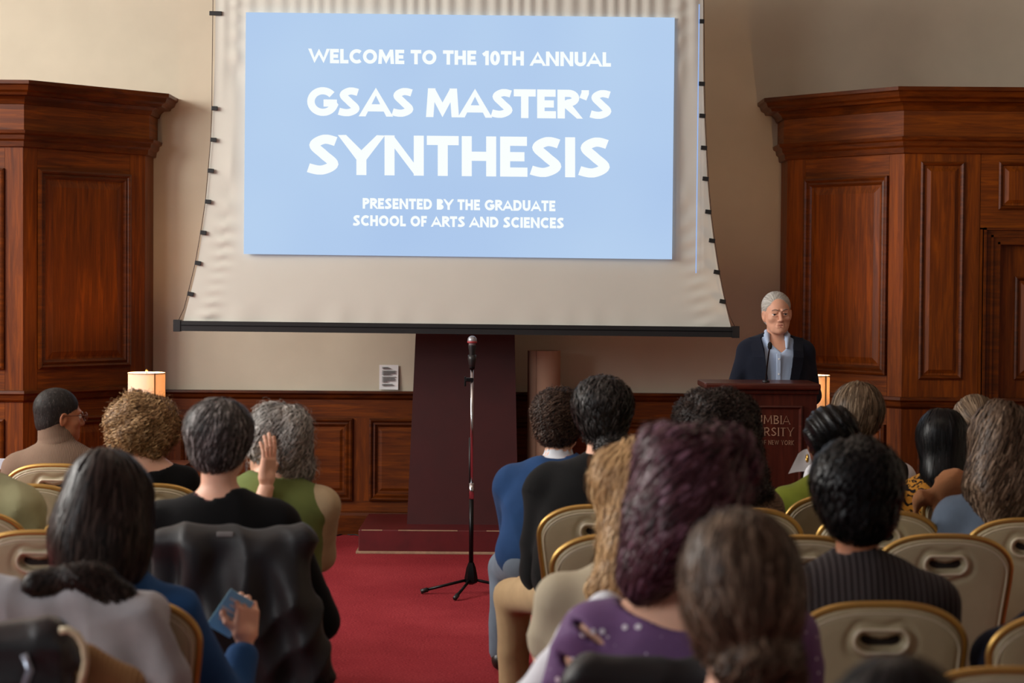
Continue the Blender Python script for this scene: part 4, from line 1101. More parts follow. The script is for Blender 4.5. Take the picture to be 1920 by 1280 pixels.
fr = [out_pt(x + (.004 if x > 0 else -.004 if x < 0 else 0), z + (.004 if z > .80 else 0), 0.0) for x, z in OUT]
order = fr
mb = MB(); rl = [(.178, .03, .44), ] ; 
pathR = [(.185, -.20, .012), (.186, -.11, .25), (.184, -.01, .44)] + order[1:] + [(-.184, -.01, .44), (-.186, -.11, .25), (-.185, -.20, .012)]
# drop the two bottom outline points so the tube runs leg - side - arch - side - leg
pathR = [p for p in pathR if not (p[2] > .455 and p[2] < .465)]
mb.tube(pathR, .0100, 10); ME_FRAME = mesh_data('back_frame', mb.v, mb.f, M_GOLD2, True)
F = Fld(); F.box((0, .235, .445), (.225, .235, .034), .028, .01); V, Q = sdf_mesh(F, .012); ME_SEAT = mesh_data('seat', V, Q, M_VINYL, True)
mb = MB(); mb.tube([(-.21, .02, .405), (-.21, .45, .405), (.21, .45, .405), (.21, .02, .405)], .011, 8, closed=True); ME_RAIL = mesh_data('seat_frame', mb.v, mb.f, M_GOLD2, True)
ME_LEG = []
for sx in (-1, 1):
    mb = MB(); mb.tube([(sx * .205, .44, .405), (sx * .205, .47, .012)], .0115, 8); ME_LEG.append(mesh_data('leg', mb.v, mb.f, M_GOLD2, True))
mb = MB(); mb.lathe([(0, 0), (.015, 0), (.015, .02), (0, .02)], 10); ME_GLIDE = mesh_data('glide', mb.v, mb.f, M_BLACK)

def chair(x, y, rz, label, group=None):
    t = empty('banquet_chair', (x, y, 0), rz, label=label, cat='chair', group=group)
    bk = link('backrest', ME_BACK, t); link('piping', ME_PIPE, bk); link('handle_trim', ME_HRING, bk); link('handle_shade_plate', ME_SHADE_PLATE, bk)
    link('back_frame', ME_FRAME, t); st = link('seat', ME_SEAT, t); link('seat_frame', ME_RAIL, t)
    for m in ME_LEG: link('leg', m, t)
    for p in ((.205, .47, 0), (-.205, .47, 0), (.185, -.2, 0), (-.185, -.2, 0)): link('glide', ME_GLIDE, t, p)
    return t

def chair_at(pcx, ptop, S, label, rz=0.0, group=None):
    """the chair whose arched top shows at pixel (pcx, ptop), S pixels per metre"""
    Y = F_PX / S; p = at(pcx, ptop, Y); 
    return chair(p.x, Y + 0.06, rz, label, group)
CH = 'cream and gold banquet chairs'
# ================================================================== people
SK_LIGHT = skin_mat('skin_light', (226, 178, 152)); SK_WARM = skin_mat('skin_warm', (205, 148, 116)); SK_TAN = skin_mat('skin_tan', (168, 112, 80)); SK_DARK = skin_mat('skin_dark', (98, 62, 44))
M_SHOE = plain('shoe_leather', (30, 24, 20), 0.4)
def trousers(name, rgb): return cloth(name, rgb, 0.15)
T_DARK = trousers('dark_trousers', (32, 32, 38)); T_JEAN = trousers('grey_blue_jeans', (98, 108, 120)); T_KHAKI = trousers('khaki_trousers', (178, 152, 116))

def chair_xy(pcx, ptop):
    d = _r * (pcx - 960) - _u * (ptop - 640) + _f * F_PX; t = (0.915 - CAM.z) / d.z; p = CAM + d * t; return (p.x, p.y + .075)

def person(label, top, S, hairh, skin, sw=0.40, sd=0.315, bulk=1.0, head=(0, 0, 0), lean=0.0, side=0.0, yaw=0.0, hs=1.0, garments=(), pants=T_DARK, hair=None, arms=None,
           hands=(True, True), seat=None, group=None, legs=True, res=0.012, female=True, neckr=0.052, hand_res=0.005, dx=0.0, legpos=None, standing=False):
    """top: pixel of the top of the hair; S: pixels per metre there; head: yaw, pitch, roll in degrees"""
    Y = F_PX / S
    if seat: Y = chair_xy(*seat)[1] + .175 + lean; S = F_PX / Y
    hp = at(top[0], top[1], Y)
    ox, oy = hp.x - side, Y - lean
    root = empty('person', (ox, oy, 0), math.radians(yaw), label=label, cat='person', group=group)
    Ri = Matrix.Rotation(-math.radians(yaw), 3, 'Z')
    toL = lambda p: Ri @ (Vector(p) - Vector((ox, oy, 0)))
    hl = toL((hp.x, hp.y, hp.z)); zt = hl.z - hairh
    R = rotm(*head)
    hc = A(hl.x, hl.y, zt - .112 * hs)
    shz = zt - sd - .018; nb = A(hl.x * .92, hl.y * .92 - .02, shz + .035)
    k = shz - 0.56
    if standing: hip = 0.92
    else: hip = 0.56
    mid = lambda t: A(nb[0] * t + dx * (1 - t), (nb[1] + .01) * t, hip + (shz - hip) * t)
    joints = {}
    for sx in (-1, 1):
        sp = A(nb[0] + sx * (sw / 2 - .040), nb[1] + .0, shz - .032)
        el = A(nb[0] + sx * (sw / 2 + .004), nb[1] + .04, shz - .30); wr = A(sx * .13, nb[1] + .32, .66)
        if arms and arms.get(sx): 
            e_, w_ = arms[sx]
            if e_ is not None: el = A(*toL(e_))
            if w_ is not None: wr = A(*toL(w_))
        joints[sx] = (sp, el, wr)
    knee = {sx: (A(sx * .12, .44, .50), A(sx * .13, .46, .09)) for sx in (-1, 1)}
    if standing: knee = {sx: (A(sx * .10, .02, .50), A(sx * .11, .0, .09)) for sx in (-1, 1)}
    if legpos:
        for sx, (a, b_) in legpos.items(): knee[sx] = (A(*toL(a)), A(*toL(b_)))
    def torso(F, e, z0=None):
        F.frame(np.eye(3), (0, 0, 0)); b = bulk
        lsp, rsp = joints[-1][0], joints[1][0]
        F.cone(lsp, rsp, .042 + e, .042 + e, .035)
        for sp in (lsp, rsp):
            F.cone(nb + A(0, -.005, -.004), nb * .3 + sp * .7 + A(0, -.008, .002), .052 + e, .042 + e, .045)
        c = mid(.74); F.ell(c + A(0, -.012, -.01), (sw * .42 + e, .106 * b + e, .185 + e), .04)
        c = mid(.42); F.ell(c, (sw * .385 * b + e, .105 * b + e, .19), .06)
        c = mid(.12); F.ell(c, (sw * .42 * b + e, .118 * b + e, .16), .06)
        return F
    def arm(F, sx, e, upto=1.0, cuff=0.0):
        sp, el, wr = joints[sx]
        F.cone(sp, sp + (el - sp) * min(1, upto), .050 * (.7 + .3 * bulk) + e, .040 + e, .035)
        if upto >= 1.0: F.cone(el, el + (wr - el) * (1 - cuff), .040 + e, .028 + e, .03)
        return F
    # ---- the body, one continuous surface
    F = Fld(); head_prims(F, R, hc, hs)
    F.frame(np.eye(3), (0, 0, 0)); nk = hc + R @ A(0, -.030, -.055) * hs
    F.cone(nk, nb + A(0, -.005, .0), neckr, neckr + .008, .03)
    torso(F, 0.0)
    for sx in (-1, 1):
        arm(F, sx, 0)
        kn, an = knee[sx]
        if legs: F.cone((sx * .09 + dx, .02, hip), kn, .082, .056, .05); F.cone(kn, an, .055, .036, .03); F.cone(an, an + A(0, .11, -.045), .036, .028, .02)
    lo, hi = F.bounds(.03)
    fine = 0.0055 if S < 650 else 0.0065
    bx = [(hc[0] - .10, hc[0] + .10), (hc[1] - .13, hc[1] + .13), (nb[2] - .02, zt + .03)]
    V, Q = sdf_mesh(F, 0.016, fine, bx)
    body = mk('body', V, Q, skin, root, True)
    eyes(body, R, hc, hs)
    for i, sx in enumerate((-1, 1)):
        if hands[i] is None: continue
        sp, el, wr = joints[sx]; d = wr - el; d = d / np.linalg.norm(d)
        h = hands[i] if isinstance(hands[i], dict) else {}
        dd = h.get('d', d); palm = h.get('palm', (0, 0, -1) if abs(d[2]) < .85 else (0, 1, 0))
        hand(root, wr + A(*dd) / np.linalg.norm(dd) * .028, dd, palm, skin, h.get('f', (10, 18, 20, 22, 24)), right=(sx == 1), res=h.get('res', hand_res), s=h.get('s', 1.0 if not female else .92))
    # ---- trousers and shoes
    if pants is not None and legs:
        F = Fld()
        for sx in (-1, 1):
            kn, an = knee[sx]
            F.cone((sx * .09 + dx, .02, hip), kn, .098, .074, .05); F.cone(kn, an + A(0, 0, -.01), .072, .056, .03)
        F.ell((dx, 0, hip), (sw * .44, .135, .12), .05)
        F.post.append(folds(.004, 1.2, sw * 10))
        V, Q = sdf_mesh(F, .014); mk('trousers', V, Q, pants, root, True)
        for sx in (-1, 1):
            an = knee[sx][1]; F = Fld(); z = .0
            F.ell((an[0], an[1] - .01, .05), (.042, .055, .048), .02); F.ell((an[0], an[1] + .10, .038), (.045, .10, .036), .03); F.half((0, 0, 0.004), (0, 0, -1))
            V, Q = sdf_mesh(F, .010); mk('shoe', V, Q, M_SHOE, root, True)
    # ---- garments
    for gi, g in enumerate(garments):
        e = g.get('e', .012); F = Fld(); torso(F, e)
        for sx in (-1, 1):
            sl = g.get('sleeve', 1.0)
            if isinstance(sl, dict): sl = sl[sx]
            if sl > 0: arm(F, sx, e + g.get('loose', .006), sl, g.get('cuff', .06))
            else:
                sp = joints[sx][0]; F.frame(rotm(0, 0, 0), (0, 0, 0)); F.ell(sp + A(sx * .085, 0, -.05), (.062, .11, .12), .02, True)
        F.frame(np.eye(3), (0, 0, 0))
        F.post.append(folds(g.get('fold', .004) * 1.8, g.get('ff', 1.0), gi + S * .013))
        nk_ = g.get('neck', 'crew')
        if nk_ == 'turtle':
            F.cone(nk + A(0, .0, -.01), nb, neckr + .014, neckr + .022, .012); F.cone(nk * .62 + nb * .38, nb * .75 + nk * .25, neckr + .024, neckr + .030, .006)
            F.half(nk + A(0, 0, -.008), (0, .25, 1))
        elif nk_ == 'collar':
            F.cone(nk * g.get('ch', .34) + nb * (1 - g.get('ch', .34)) + A(0, -.004, 0), nb, neckr + .010, neckr + .018, .012)
            F.cone(nb + (nk - nb) * (g.get('ch', .34) + .16), nk, neckr + .002, neckr + .03, .004, True)
        elif nk_ == 'wide':
            F.ell(nb + A(0, -.03, .045), (.125, .11, .085), .006, True)
        else:
            F.cone(nb + A(0, 0, .012), nk + A(0, 0, .04), neckr + .004 + g.get('nw', 0), neckr + .03 + g.get('nw', 0), .006, True)
        z0 = g.get('hem', hip - .08); F.half((0, 0, z0), (0, 0, -1))
        for fn in g.get('extra', ()): fn(F, nb, joints, shz, hc)
        V, Q = sdf_mesh(F, g.get('res', res)); o = mk(g.get('name', 'sweater'), V, Q, g['mat'], root, True)
        if g.get('label'): o['label'] = g['label']
    # ---- hair
    if hair:
        F = Fld(R, hc); hair['shape'](F); 
        hair_object(root, F, R, hc, hair['mat'], hair['layers'], hair.get('res', .008), base_tint=hair.get('bt', .12))
    return dict(root=root, body=body, R=R, hc=hc, nb=nb, joints=joints, toL=toL, shz=shz, zt=zt, nk=nk)

# ---- hair volumes (head frame: x right, y forward, z up, origin mid-head)
def face_cut(F, y=.125, z=-.045, rx=.085, ry=.085, rz=.115): F.ell((0, y, z), (rx, ry, rz), .012, True)
def ear_cut(F, z=-.035): 
    for sx in (-1, 1): F.ell((sx * .092, .012, z), (.028, .036, .040), .01, True)
def cap(F, e=.010, bottom=-.09, back=0.0):
    F.ell((0, -.018, .032), (.077 + e, .097 + e + back, .086 + e), .02); F.ell((0, -.045, -.035), (.066 + e * .7, .058 + e, .060), .03)
    face_cut(F); F.half((0, 0, bottom), (0, .35, -1), .006)
def sh_short(e=.014, bottom=-.075, ears=True):
    def f(F):
        cap(F, e, bottom)
        if ears: ear_cut(F)
    return f
def sh_ball(r=(.14, .14, .14), c=(0, -.02, .01), bottom=-.12, lump=.008, lf=38, fc=True):
    def f(F):
        F.ell(c, r, .02)
        if fc: face_cut(F, .13, -.05, .085, .10, .13)
        F.half((0, 0, bottom), (0, .2, -1), .03)
        F.post.append(lambda X, Y, Z: (lump * (np.sin(X * lf + 1.3 * np.sin(Z * lf * .8)) * np.sin(Z * lf * 1.1 + np.sin(Y * lf)) + .6 * np.sin(Y * lf * 1.3 + X * lf))).astype(np.float32))
    return f
def sh_long(e=.014, pieces=(), lump=.004, lf=40, ears=False):
    """cap plus a list of (a, b, ra, rb, k) falls"""
    def f(F):
        F.ell((0, -.018, .032), (.077 + e, .097 + e, .086 + e), .02)
        for p in pieces: F.cone(*p)
        face_cut(F)
        F.post.append(lambda X, Y, Z: (lump * (np.sin(X * lf + 1.6 * np.sin(Z * 14)) + .5 * np.sin(Y * lf * 1.2 + Z * 9 + X * 30))).astype(np.float32))
    return f
def lay(n, length, rad, whorl=(0, -.03, .12), down=.9, spread=1.0, back=0.0, side=0.0, **kw):
    to = kw.pop('to', None)
    d = dict(n=n, length=length, rad=rad, flow=flow_to(to, 1.0, .1) if to else flow_from(whorl, down, spread, back, side)); d.update(kw); return d

HM = hair_mat
M_H_CROP = HM('hair_cropped_black', (20, 17, 16), (44, 40, 38), (90, 84, 80), .6)
M_H_CURLB = HM('hair_brown_blonde_curls', (52, 34, 20), (136, 102, 66), (218, 184, 136), .5)
M_H_SALT = HM('hair_salt_and_pepper', (18, 16, 16), (70, 66, 64), (185, 180, 178), .45)
M_H_GREY = HM('hair_grey', (70, 66, 62), (150, 146, 140), (220, 217, 212), .5)
M_H_DKB = HM('hair_dark_brown', (14, 10, 9), (36, 27, 24), (78, 64, 58), .4)
M_H_BRC = HM('hair_brown_curly', (22, 15, 11), (56, 40, 32), (104, 82, 68), .5)
M_H_BLKW = HM('hair_black_wavy', (12, 11, 11), (36, 33, 32), (84, 80, 78), .42)
M_H_BLONDE = HM('hair_blonde', (104, 78, 50), (186, 148, 102), (230, 198, 152), .45)
M_H_PURP = HM('hair_brown_purple', (28, 14, 16), (74, 42, 50), (134, 98, 116), .42)
M_H_BROWN = HM('hair_mid_brown', (30, 21, 15), (80, 62, 48), (146, 124, 104), .42)
M_H_LBR = HM('hair_ash_brown', (42, 32, 24), (100, 82, 64), (160, 140, 116), .45)
M_H_BLACK = HM('hair_black', (6, 6, 7), (14, 14, 15), (34, 34, 37), .38)
M_H_WHITE = HM('hair_white', (120, 116, 108), (188, 184, 176), (226, 224, 218), .5)

C_MOCHA = cloth('mocha_rib_knit', (122, 100, 84), kind='rib'); C_BLACK = cloth('black_knit', (13, 13, 14)); C_BLACK2 = cloth('black_cotton', (16, 16, 17)); C_OLIVEL = cloth('pale_sage_cotton', (160, 158, 122))
C_GREEN = cloth('green_vest_wool', (102, 114, 64)); C_CREAM = cloth('beige_knit', (176, 156, 124)); C_BLUE = cloth('blue_sweater_wool', (38, 76, 124)); C_NAVYB = cloth('royal_blue_wool', (32, 60, 100))
C_WHITE = cloth('white_cotton', (214, 216, 222), var=.06); C_GREIGE = cloth('greige_cotton', (168, 158, 136), var=.08); C_PURP = cloth('purple_jersey', (104, 76, 116), kind='sequin', rgb2=(205, 196, 214), rough=.6)
C_LIME = cloth('olive_green_wool', (94, 100, 28)); C_TWEED = cloth('brown_tweed', (120, 96, 78), kind='tweed', rgb2=(80, 62, 50)); C_FLOR = cloth('black_gold_floral', (172, 118, 44), kind='floral', rgb2=(24, 20, 20))
C_SLATE = cloth('slate_blue_cotton', (84, 96, 112)); C_PIN = cloth('charcoal_pinstripe', (44, 38, 38), kind='pin', rgb2=(82, 76, 76)); C_NAVY = cloth('navy_blazer_wool', (24, 28, 40), var=.1); C_SHIRTB = cloth('light_blue_shirt', (172, 190, 216), var=.05, rough=.7)
C_PLUM = cloth('plum_brown_knit', (98, 62, 62)); C_TAN = cloth('camel_wool', (136, 92, 62), weave=160); C_GREYJ = cloth('grey_fleece', (152, 152, 156)); C_COAT = cloth('black_coat_nylon', (22, 22, 24), rough=.5, spec=.4)

M_GLASS = plain('tortoise_frame', (90, 45, 22), 0.3); M_GOLDJ = plain('gold_jewellery', (225, 185, 100), 0.2, 1.0); M_SILVER = plain('silver_jewellery', (210, 210, 212), 0.2, 1.0)
def glasses(P, mat, s=1.0):
    R, hc = P['R'], P['hc']; w = lambda x, y, z: tuple(float(t) for t in (R @ (A(x, y, z) * s) + hc))
    mb = MB()
    for sx in (-1, 1):
        mb.tube([w(sx * .033 + .024 * math.cos(a), .108, -.004 + .019 * math.sin(a)) for a in [2 * PI * k / 18 for k in range(18)]], .0026, 6, closed=True)
        mb.tube([w(sx * .057, .107, .004), w(sx * .075, .09, .004), w(sx * .083, .0, .002), w(sx * .080, -.018, -.02)], .0024, 6)
    mb.tube([w(-.010, .109, -.002), w(0, .111, .002), w(.010, .109, -.002)], .002, 6)
    return mb.build('glasses', mat, P['body'], True)
def hoop(P, sx, r, mat, tube=.002, name='earring', z=-.055):
    R, hc = P['R'], P['hc']; c = R @ A(sx * .086, -.004, z - r) + hc
    mb = MB(); mb.tube([tuple(c + A(0, r * math.cos(a), r * math.sin(a))) for a in [2 * PI * k / 20 for k in range(20)]], tube, 6, closed=True)
    return mb.build(name, mat, P['body'], True)

def chair_c(pcx, ptop, label, rz=0.0):
    """banquet chair standing on the floor whose arched top is seen at (pcx, ptop)"""
    d = _r * (pcx - 960) - _u * (ptop - 640) + _f * F_PX; t = (0.915 - CAM.z) / d.z; p = CAM + d * t
    c = chair(p.x, p.y + .075, rz, label, CH); return c
# ------------------------------------------------------------------ left block of seats
chair_c(100, 868, 'cream chair with gold rim right behind the man in the mocha turtleneck')
chair_c(46, 906, 'cream chair at the left edge half hidden by the sage green shirt')
chair_c(276, 905, 'cream chair behind the woman with brown-blonde curls')
chair_c(-75, 955, 'cream chair cut by the left frame edge behind the sage green shirt')
chair_c(196, 953, 'cream chair hidden behind the dark straight-haired head')
chair_c(70, 993, 'empty cream chair with open hand hole near the left edge', .03)
chair_c(430, 1012, 'cream chair under the black coat behind the grey-haired person in black')
chair_c(462, 956, 'cream chair of the grey-curled woman in the green vest')
chair_c(207, 1117, 'cream chair of the person in blue, grey jacket hung over it', -.04)
chair_c(-15, 1234, 'cream chair in the bottom left corner under the black bag')

P = person('man in a mocha rib turtleneck and tortoise glasses looking right', (112, 728), 408, .006, SK_TAN, seat=(100, 868), sw=.44, sd=.300, head=(-62, -2, 0), lean=.03, female=False, bulk=1.08,
    garments=[dict(mat=C_MOCHA, neck='turtle', e=.016, name='turtleneck_sweater', fold=.0025)],
    hair=dict(shape=lambda F: cap(F, .0035, -.075), mat=M_H_CROP, bt=.35, res=.006, layers=[lay(900, .012, .0012, off=(0, .001), K=4)]))
glasses(P, M_GLASS)
F = Fld(); F.cone(P['nk'] + A(0, -.004, .016), P['nk'] * .45 + P['nb'] * .55, .066, .074, .005); F.cone(P['nk'] * .62 + P['nb'] * .38, P['nk'] * .40 + P['nb'] * .60, .074, .081, .004)
F.cone(P['nk'] + A(0, .004, .0), P['nk'] + A(0, .008, .06), .055, .075, .004, True); V, Q = sdf_mesh(F, .006); mk('rolled_collar', V, Q, C_MOCHA, P['root'], True)
P = person('woman with a round mass of brown-blonde curls in a black top', (270, 734), 448, .035, SK_LIGHT, seat=(276, 905), sw=.40, sd=.275, head=(-5, 0, 0),
    garments=[dict(mat=C_BLACK, neck='wide', name='top')],
    hair=dict(shape=sh_ball((.138, .132, .128), (0, -.02, .014), -.105), mat=M_H_CURLB, res=.009,
              layers=[lay(1900, .075, .0028, amp=.011, wav=.030, off=(-.004, .012), down=.5, spread=.6, droop=.5, K=13, follow=.6, flat=1.6),
                      lay(160, .06, .0012, amp=.012, wav=.028, off=(.012, .026), down=.2, spread=1, droop=.8, K=11, follow=.3, flat=1.2)]))
person('person in a pale sage shirt cut off by the left frame edge', (-52, 735), 505, .02, SK_WARM, seat=(-75, 955), sw=.44, sd=.33, garments=[dict(mat=C_OLIVEL, neck='collar', e=.022, name='shirt', fold=.006)], lean=.02,
    hair=dict(shape=sh_short(), mat=M_H_DKB, layers=[lay(300, .05, .0025, K=7)]))
# woman in the green vest, hand raised beside her face
YG = chair_xy(462, 956)[1] + .235
P = person('woman with grey curls and green vest holding a hand to her cheek', (515, 757), 522, .025, SK_LIGHT, seat=(462, 956), sw=.43, sd=.285, head=(62, 0, 6), side=.03, lean=.06,
    arms={-1: (at(468, 1020, YG - .20), at(499, 915, YG - .17)), 1: (at(598, 1040, YG + .05), None)},
    hands=(dict(d=(0.08, .06, 1), palm=(-.86, .5, 0), f=(2, 8, 10, 12, 14), res=.003), True),
    garments=[dict(mat=C_CREAM, neck='crew', e=.010, sleeve={-1: .6, 1: 1.0}, fold=.0008, name='knit_top'), dict(mat=C_GREEN, neck='crew', e=.022, sleeve=0, name='vest', nw=.01)],
    hair=dict(shape=sh_long(.022, [((0, -.02, .02), (.05, -.04, -.08), .10, .085, .04), ((.02, -.03, -.03), (.055, -.03, -.13), .085, .055, .04)], .006, 45), mat=M_H_GREY, res=.008,
              layers=[lay(1100, .10, .0026, amp=.008, wav=.055, off=(-.002, .008), K=12, down=.8, droop=.25, follow=.8), lay(120, .07, .001, amp=.010, wav=.04, off=(.01, .024), K=10, follow=.4, droop=.5)]))
# person in black, salt-and-pepper hair
YB = chair_xy(430, 1012)[1] + .225
P = person('person with short salt-and-pepper hair, silver earring and black sweater', (416, 752), 588, .022, SK_LIGHT, seat=(430, 1012), sw=.46, sd=.318, head=(-14, -3, 0), lean=.05, bulk=1.05,
    arms={1: (at(600, 1165, YB + .02), at(560, 1190, YB + .28)), -1: (at(300, 1170, YB + .05), at(520, 1120, YB + .30))},
    hands=(dict(d=(.75, -.15, .1), palm=(0, -1, 0), f=(20, 30, 34, 36, 38), res=.003), True),
    garments=[dict(mat=C_PLUM, neck='crew', e=.006, name='undershirt', sleeve=.3, fold=.0005), dict(mat=C_BLACK, neck='crew', e=.016, name='sweater', nw=.006, fold=.004)],
    hair=dict(shape=lambda F: (cap(F, .019, -.098, .006), F.ell((-.002, -.03, .05), (.100, .110, .085), .03), ear_cut(F, -.04)), mat=M_H_SALT, res=.007, bt=.05,
              layers=[lay(1500, .060, .0026, whorl=(.01, -.02, .14), down=.55, off=(-.001, .006), lift=.004, K=8, amp=.003, wav=.05, droop=.15, region=lambda h: np.where(h[:, 2] > -.03, 1.0, .25)), lay(500, .03, .0018, down=1, off=(0, .002), K=5)]))
hoop(P, 1, .016, M_SILVER); glasses(P, M_SILVER)
# person in blue with dark straight hair
YL5 = chair_xy(207, 1117)[1] + .235
hw = at(458, 1212, YL5 + .22)
P = person('person with dark straight shoulder-length hair and blue sweater holding a card', (200, 850), 722, .022, SK_LIGHT, seat=(207, 1117), sw=.44, sd=.345, head=(6, -4, 0), lean=.06, bulk=1.12,
    arms={1: (at(432, 1330, YL5 + .10), hw), -1: (None, None)},
    hands=(True, dict(d=(.05, .25, 1), palm=(-.6, .8, 0), f=(30, 55, 58, 60, 62), res=.003)),
    garments=[dict(mat=C_BLUE, neck='crew', e=.018, name='sweater', fold=.005, cuff=.16)],
    hair=dict(shape=sh_long(.020, [((0, -.02, .02), (-.01, -.05, -.10), .105, .125, .05), ((-.01, -.04, -.08), (-.02, -.06, -.165), .125, .105, .05)], .004, 42), mat=M_H_DKB, res=.009,
              layers=[lay(1300, .19, .0030, whorl=(0, .02, .15), down=1.3, off=(-.001, .007), K=12, amp=.003, wav=.12, flat=2.6), lay(60, .09, .0012, off=(.008, .016), K=8, droop=.1)]))
rel = P['toL']
cd = empty('programme_card', tuple(at(432, 1150, YL5 + .24)), label='small light blue card with white print held in the raised hand', cat='card')
M_CARD = plain('light_blue_card', (150, 218, 250), .6, var=.03)
mb = MB(); mb.box(-.038, .038, -.0012, .0012, -.062, .062, 0); o = mb.build('card_sheet', M_CARD, cd); o.rotation_euler = (0.25, math.radians(32), .25)
mb = MB()
for i, (a_, b_) in enumerate(((-.02, .02), (-.012, .022), (-.024, .010), (-.02, .018), (-.016, .02))): mb.box(a_ * 1.3, b_ * 1.3, -.0024, -.0010, .034 - i * .016, .042 - i * .016)
q = tag(mb.build('printed_lines', M_PAPER, o), kind='stuff')

# ------------------------------------------------------------------ right block of seats
chair_c(1108, 903, 'cream chair of the curly-haired man in the royal blue sweater')
chair_c(1127, 945, 'cream chair behind the man in the black shirt, left end of its row', -.05)
chair_c(1167, 1000, 'cream chair just left of the long blonde hair', -.05)
chair_c(1300, 1119, 'cream chair of the blonde woman, hidden by the purple-haired one')
chair_c(1392, 950, 'cream chair between the purple-streaked hair and the olive green jacket')
chair_c(1584, 925, 'cream chair behind the woman in the olive green jacket')
chair_c(1652, 955, 'cream chair seen right of the dark wavy head, left of the camel coat')
chair_c(1936, 970, 'cream chair behind the long brown hair at the right edge')
chair_c(1500, 1002, 'cream chair left of the dark wavy-haired man, gold rim glinting')
chair_c(1775, 1000, 'empty cream chair with its whole hand hole showing, right of the pinstripe jacket', .02)
chair_c(1654, 1127, 'cream chair in front of the pinstripe jacket, large hand hole in view', .02)
chair_c(2032, 1147, 'cream chair cut by the right frame edge, lower of two there')
chair_c(1905, 1250, 'cream chair whose gold rim shows in the bottom right corner')
chair_c(1272, 1262, 'cream chair with a black jacket over it behind the purple top')
chair_c(1592, 896, 'cream chair of the person in the black vest, hidden behind the braided updo')
chair_c(1850, 888, 'cream chair of the grey-brown pinned hair person near the right edge')
chair_c(1838, 905, 'cream chair under the camel coat behind the black-haired woman')

YR = chair_xy(1108, 903)[1] + .315
person('man with short brown curls in a royal blue sweater and white collar', (1052, 730), 432, .028, SK_LIGHT, seat=(1108, 903), sw=.48, sd=.315, head=(-16, -3, 0), side=.03, lean=.14, female=False, bulk=1.1, pants=T_JEAN, yaw=-8,
    arms={-1: (at(965, 1020, YR + .16), at(1010, 1040, YR + .30))},
    legpos={-1: (at(948, 1062, YR + .42), at(940, 1215, YR + .44)), 1: (at(1040, 1062, YR + .44), at(1040, 1215, YR + .46))},
    garments=[dict(mat=C_WHITE, neck='collar', ch=.46, e=.006, name='shirt_collar', sleeve=.5, fold=.0005), dict(mat=C_NAVYB, neck='crew', e=.018, name='sweater', nw=.008, fold=.004)],
    hair=dict(shape=lambda F: (cap(F, .020, -.095), F.ell((0, -.03, .05), (.104, .112, .085), .03)), mat=M_H_BRC, res=.008,
              layers=[lay(1300, .050, .0026, amp=.009, wav=.032, off=(-.002, .010), K=11, down=.4, droop=.4, follow=.6, flat=1.6), lay(90, .04, .001, amp=.008, wav=.03, off=(.01, .022), K=9, follow=.3, droop=.8)]))
YR2 = chair_xy(1127, 945)[1] + .295
person('man with dark wavy hair gathered at the nape, black shirt and khaki trousers', (1128, 712), 476, .026, SK_LIGHT, seat=(1127, 945), sw=.50, sd=.325, head=(14, -6, 0), side=-.0, lean=.12, female=False, bulk=1.12, pants=T_KHAKI, yaw=-6,
    arms={-1: (at(1010, 1070, YR2 + .10), at(1040, 1080, YR2 + .34)), 1: (at(1250, 1060, YR2 + .1), None)},
    legpos={-1: (at(962, 1118, YR2 + .42), at(962, 1330, YR2 + .40)), 1: (at(1090, 1110, YR2 + .44), at(1080, 1330, YR2 + .44))},
    garments=[dict(mat=C_BLACK2, neck='collar', e=.024, name='shirt', fold=.005, hem=.50)],
    hair=dict(shape=lambda F: (cap(F, .022, -.10), F.ell((.0, -.03, .05), (.106, .115, .088), .03), F.ell((.03, -.085, -.115), (.062, .055, .052), .02), ear_cut(F, -.04)), mat=M_H_BLKW, res=.008,
              layers=[lay(1100, .085, .0030, to=(.03, -.11, -.11), amp=.008, wav=.07, off=(-.001, .010), K=12, droop=.1, flat=2.2), lay(260, .05, .0020, amp=.010, wav=.03, off=(0, .016), K=11, region=lambda h: (h[:, 2] < -.06) * 1.0, droop=.6, follow=.4)]))
YR3 = chair_xy(1300, 1119)[1] + .225
person('woman with long wavy blonde hair in a greige short-sleeved top', (1190, 832), 712, .020, SK_LIGHT, seat=(1300, 1119), sw=.47, sd=.345, head=(-6, -6, -8), side=-.02, lean=.05, bulk=1.15, neckr=.05,
    arms={-1: (at(1030, 1225, YR3 + .04), at(1070, 1330, YR3 + .22))},
    garments=[dict(mat=C_GREIGE, neck='crew', e=.014, sleeve={-1: .82, 1: .82}, name='short_sleeved_top', fold=.004)],
    hair=dict(shape=sh_long(.016, [((0, -.03, .02), (-.02, -.07, -.12), .095, .075, .05), ((-.02, -.07, -.12), (-.075, -.09, -.235), .072, .060, .04), ((-.075, -.09, -.235), (-.075, -.088, -.285), .058, .030, .03)], .006, 48), mat=M_H_BLONDE, res=.008,
              layers=[lay(1500, .20, .0030, whorl=(0, .03, .14), down=1.4, off=(-.001, .009), K=14, amp=.009, wav=.10, flat=2.4), lay(120, .12, .0014, off=(.006, .018), K=11, amp=.012, wav=.08, droop=.1)]))
C_PL = C_PURP
YR4 = chair_xy(1272, 1262)[1] + .225
def wideneck(F, nb, J, shz, hc): F.frame(np.eye(3), (0, 0, 0)); F.ell(nb + A(-.01, -.03, .055), (.165, .15, .105), .008, True)
def cutouts(F, nb, J, shz, hc):
    F.frame(np.eye(3), (0, 0, 0)); sp, el, wr = J[-1]
    for t, dz in ((.04, .028), (.42, .020), (.80, .018)):
        c = sp + (el - sp) * t
        F.ell(c + A(-.012, -.058, .022), (.052, .034, .0125), .004, True, rot=rotm(0, 0, 34))
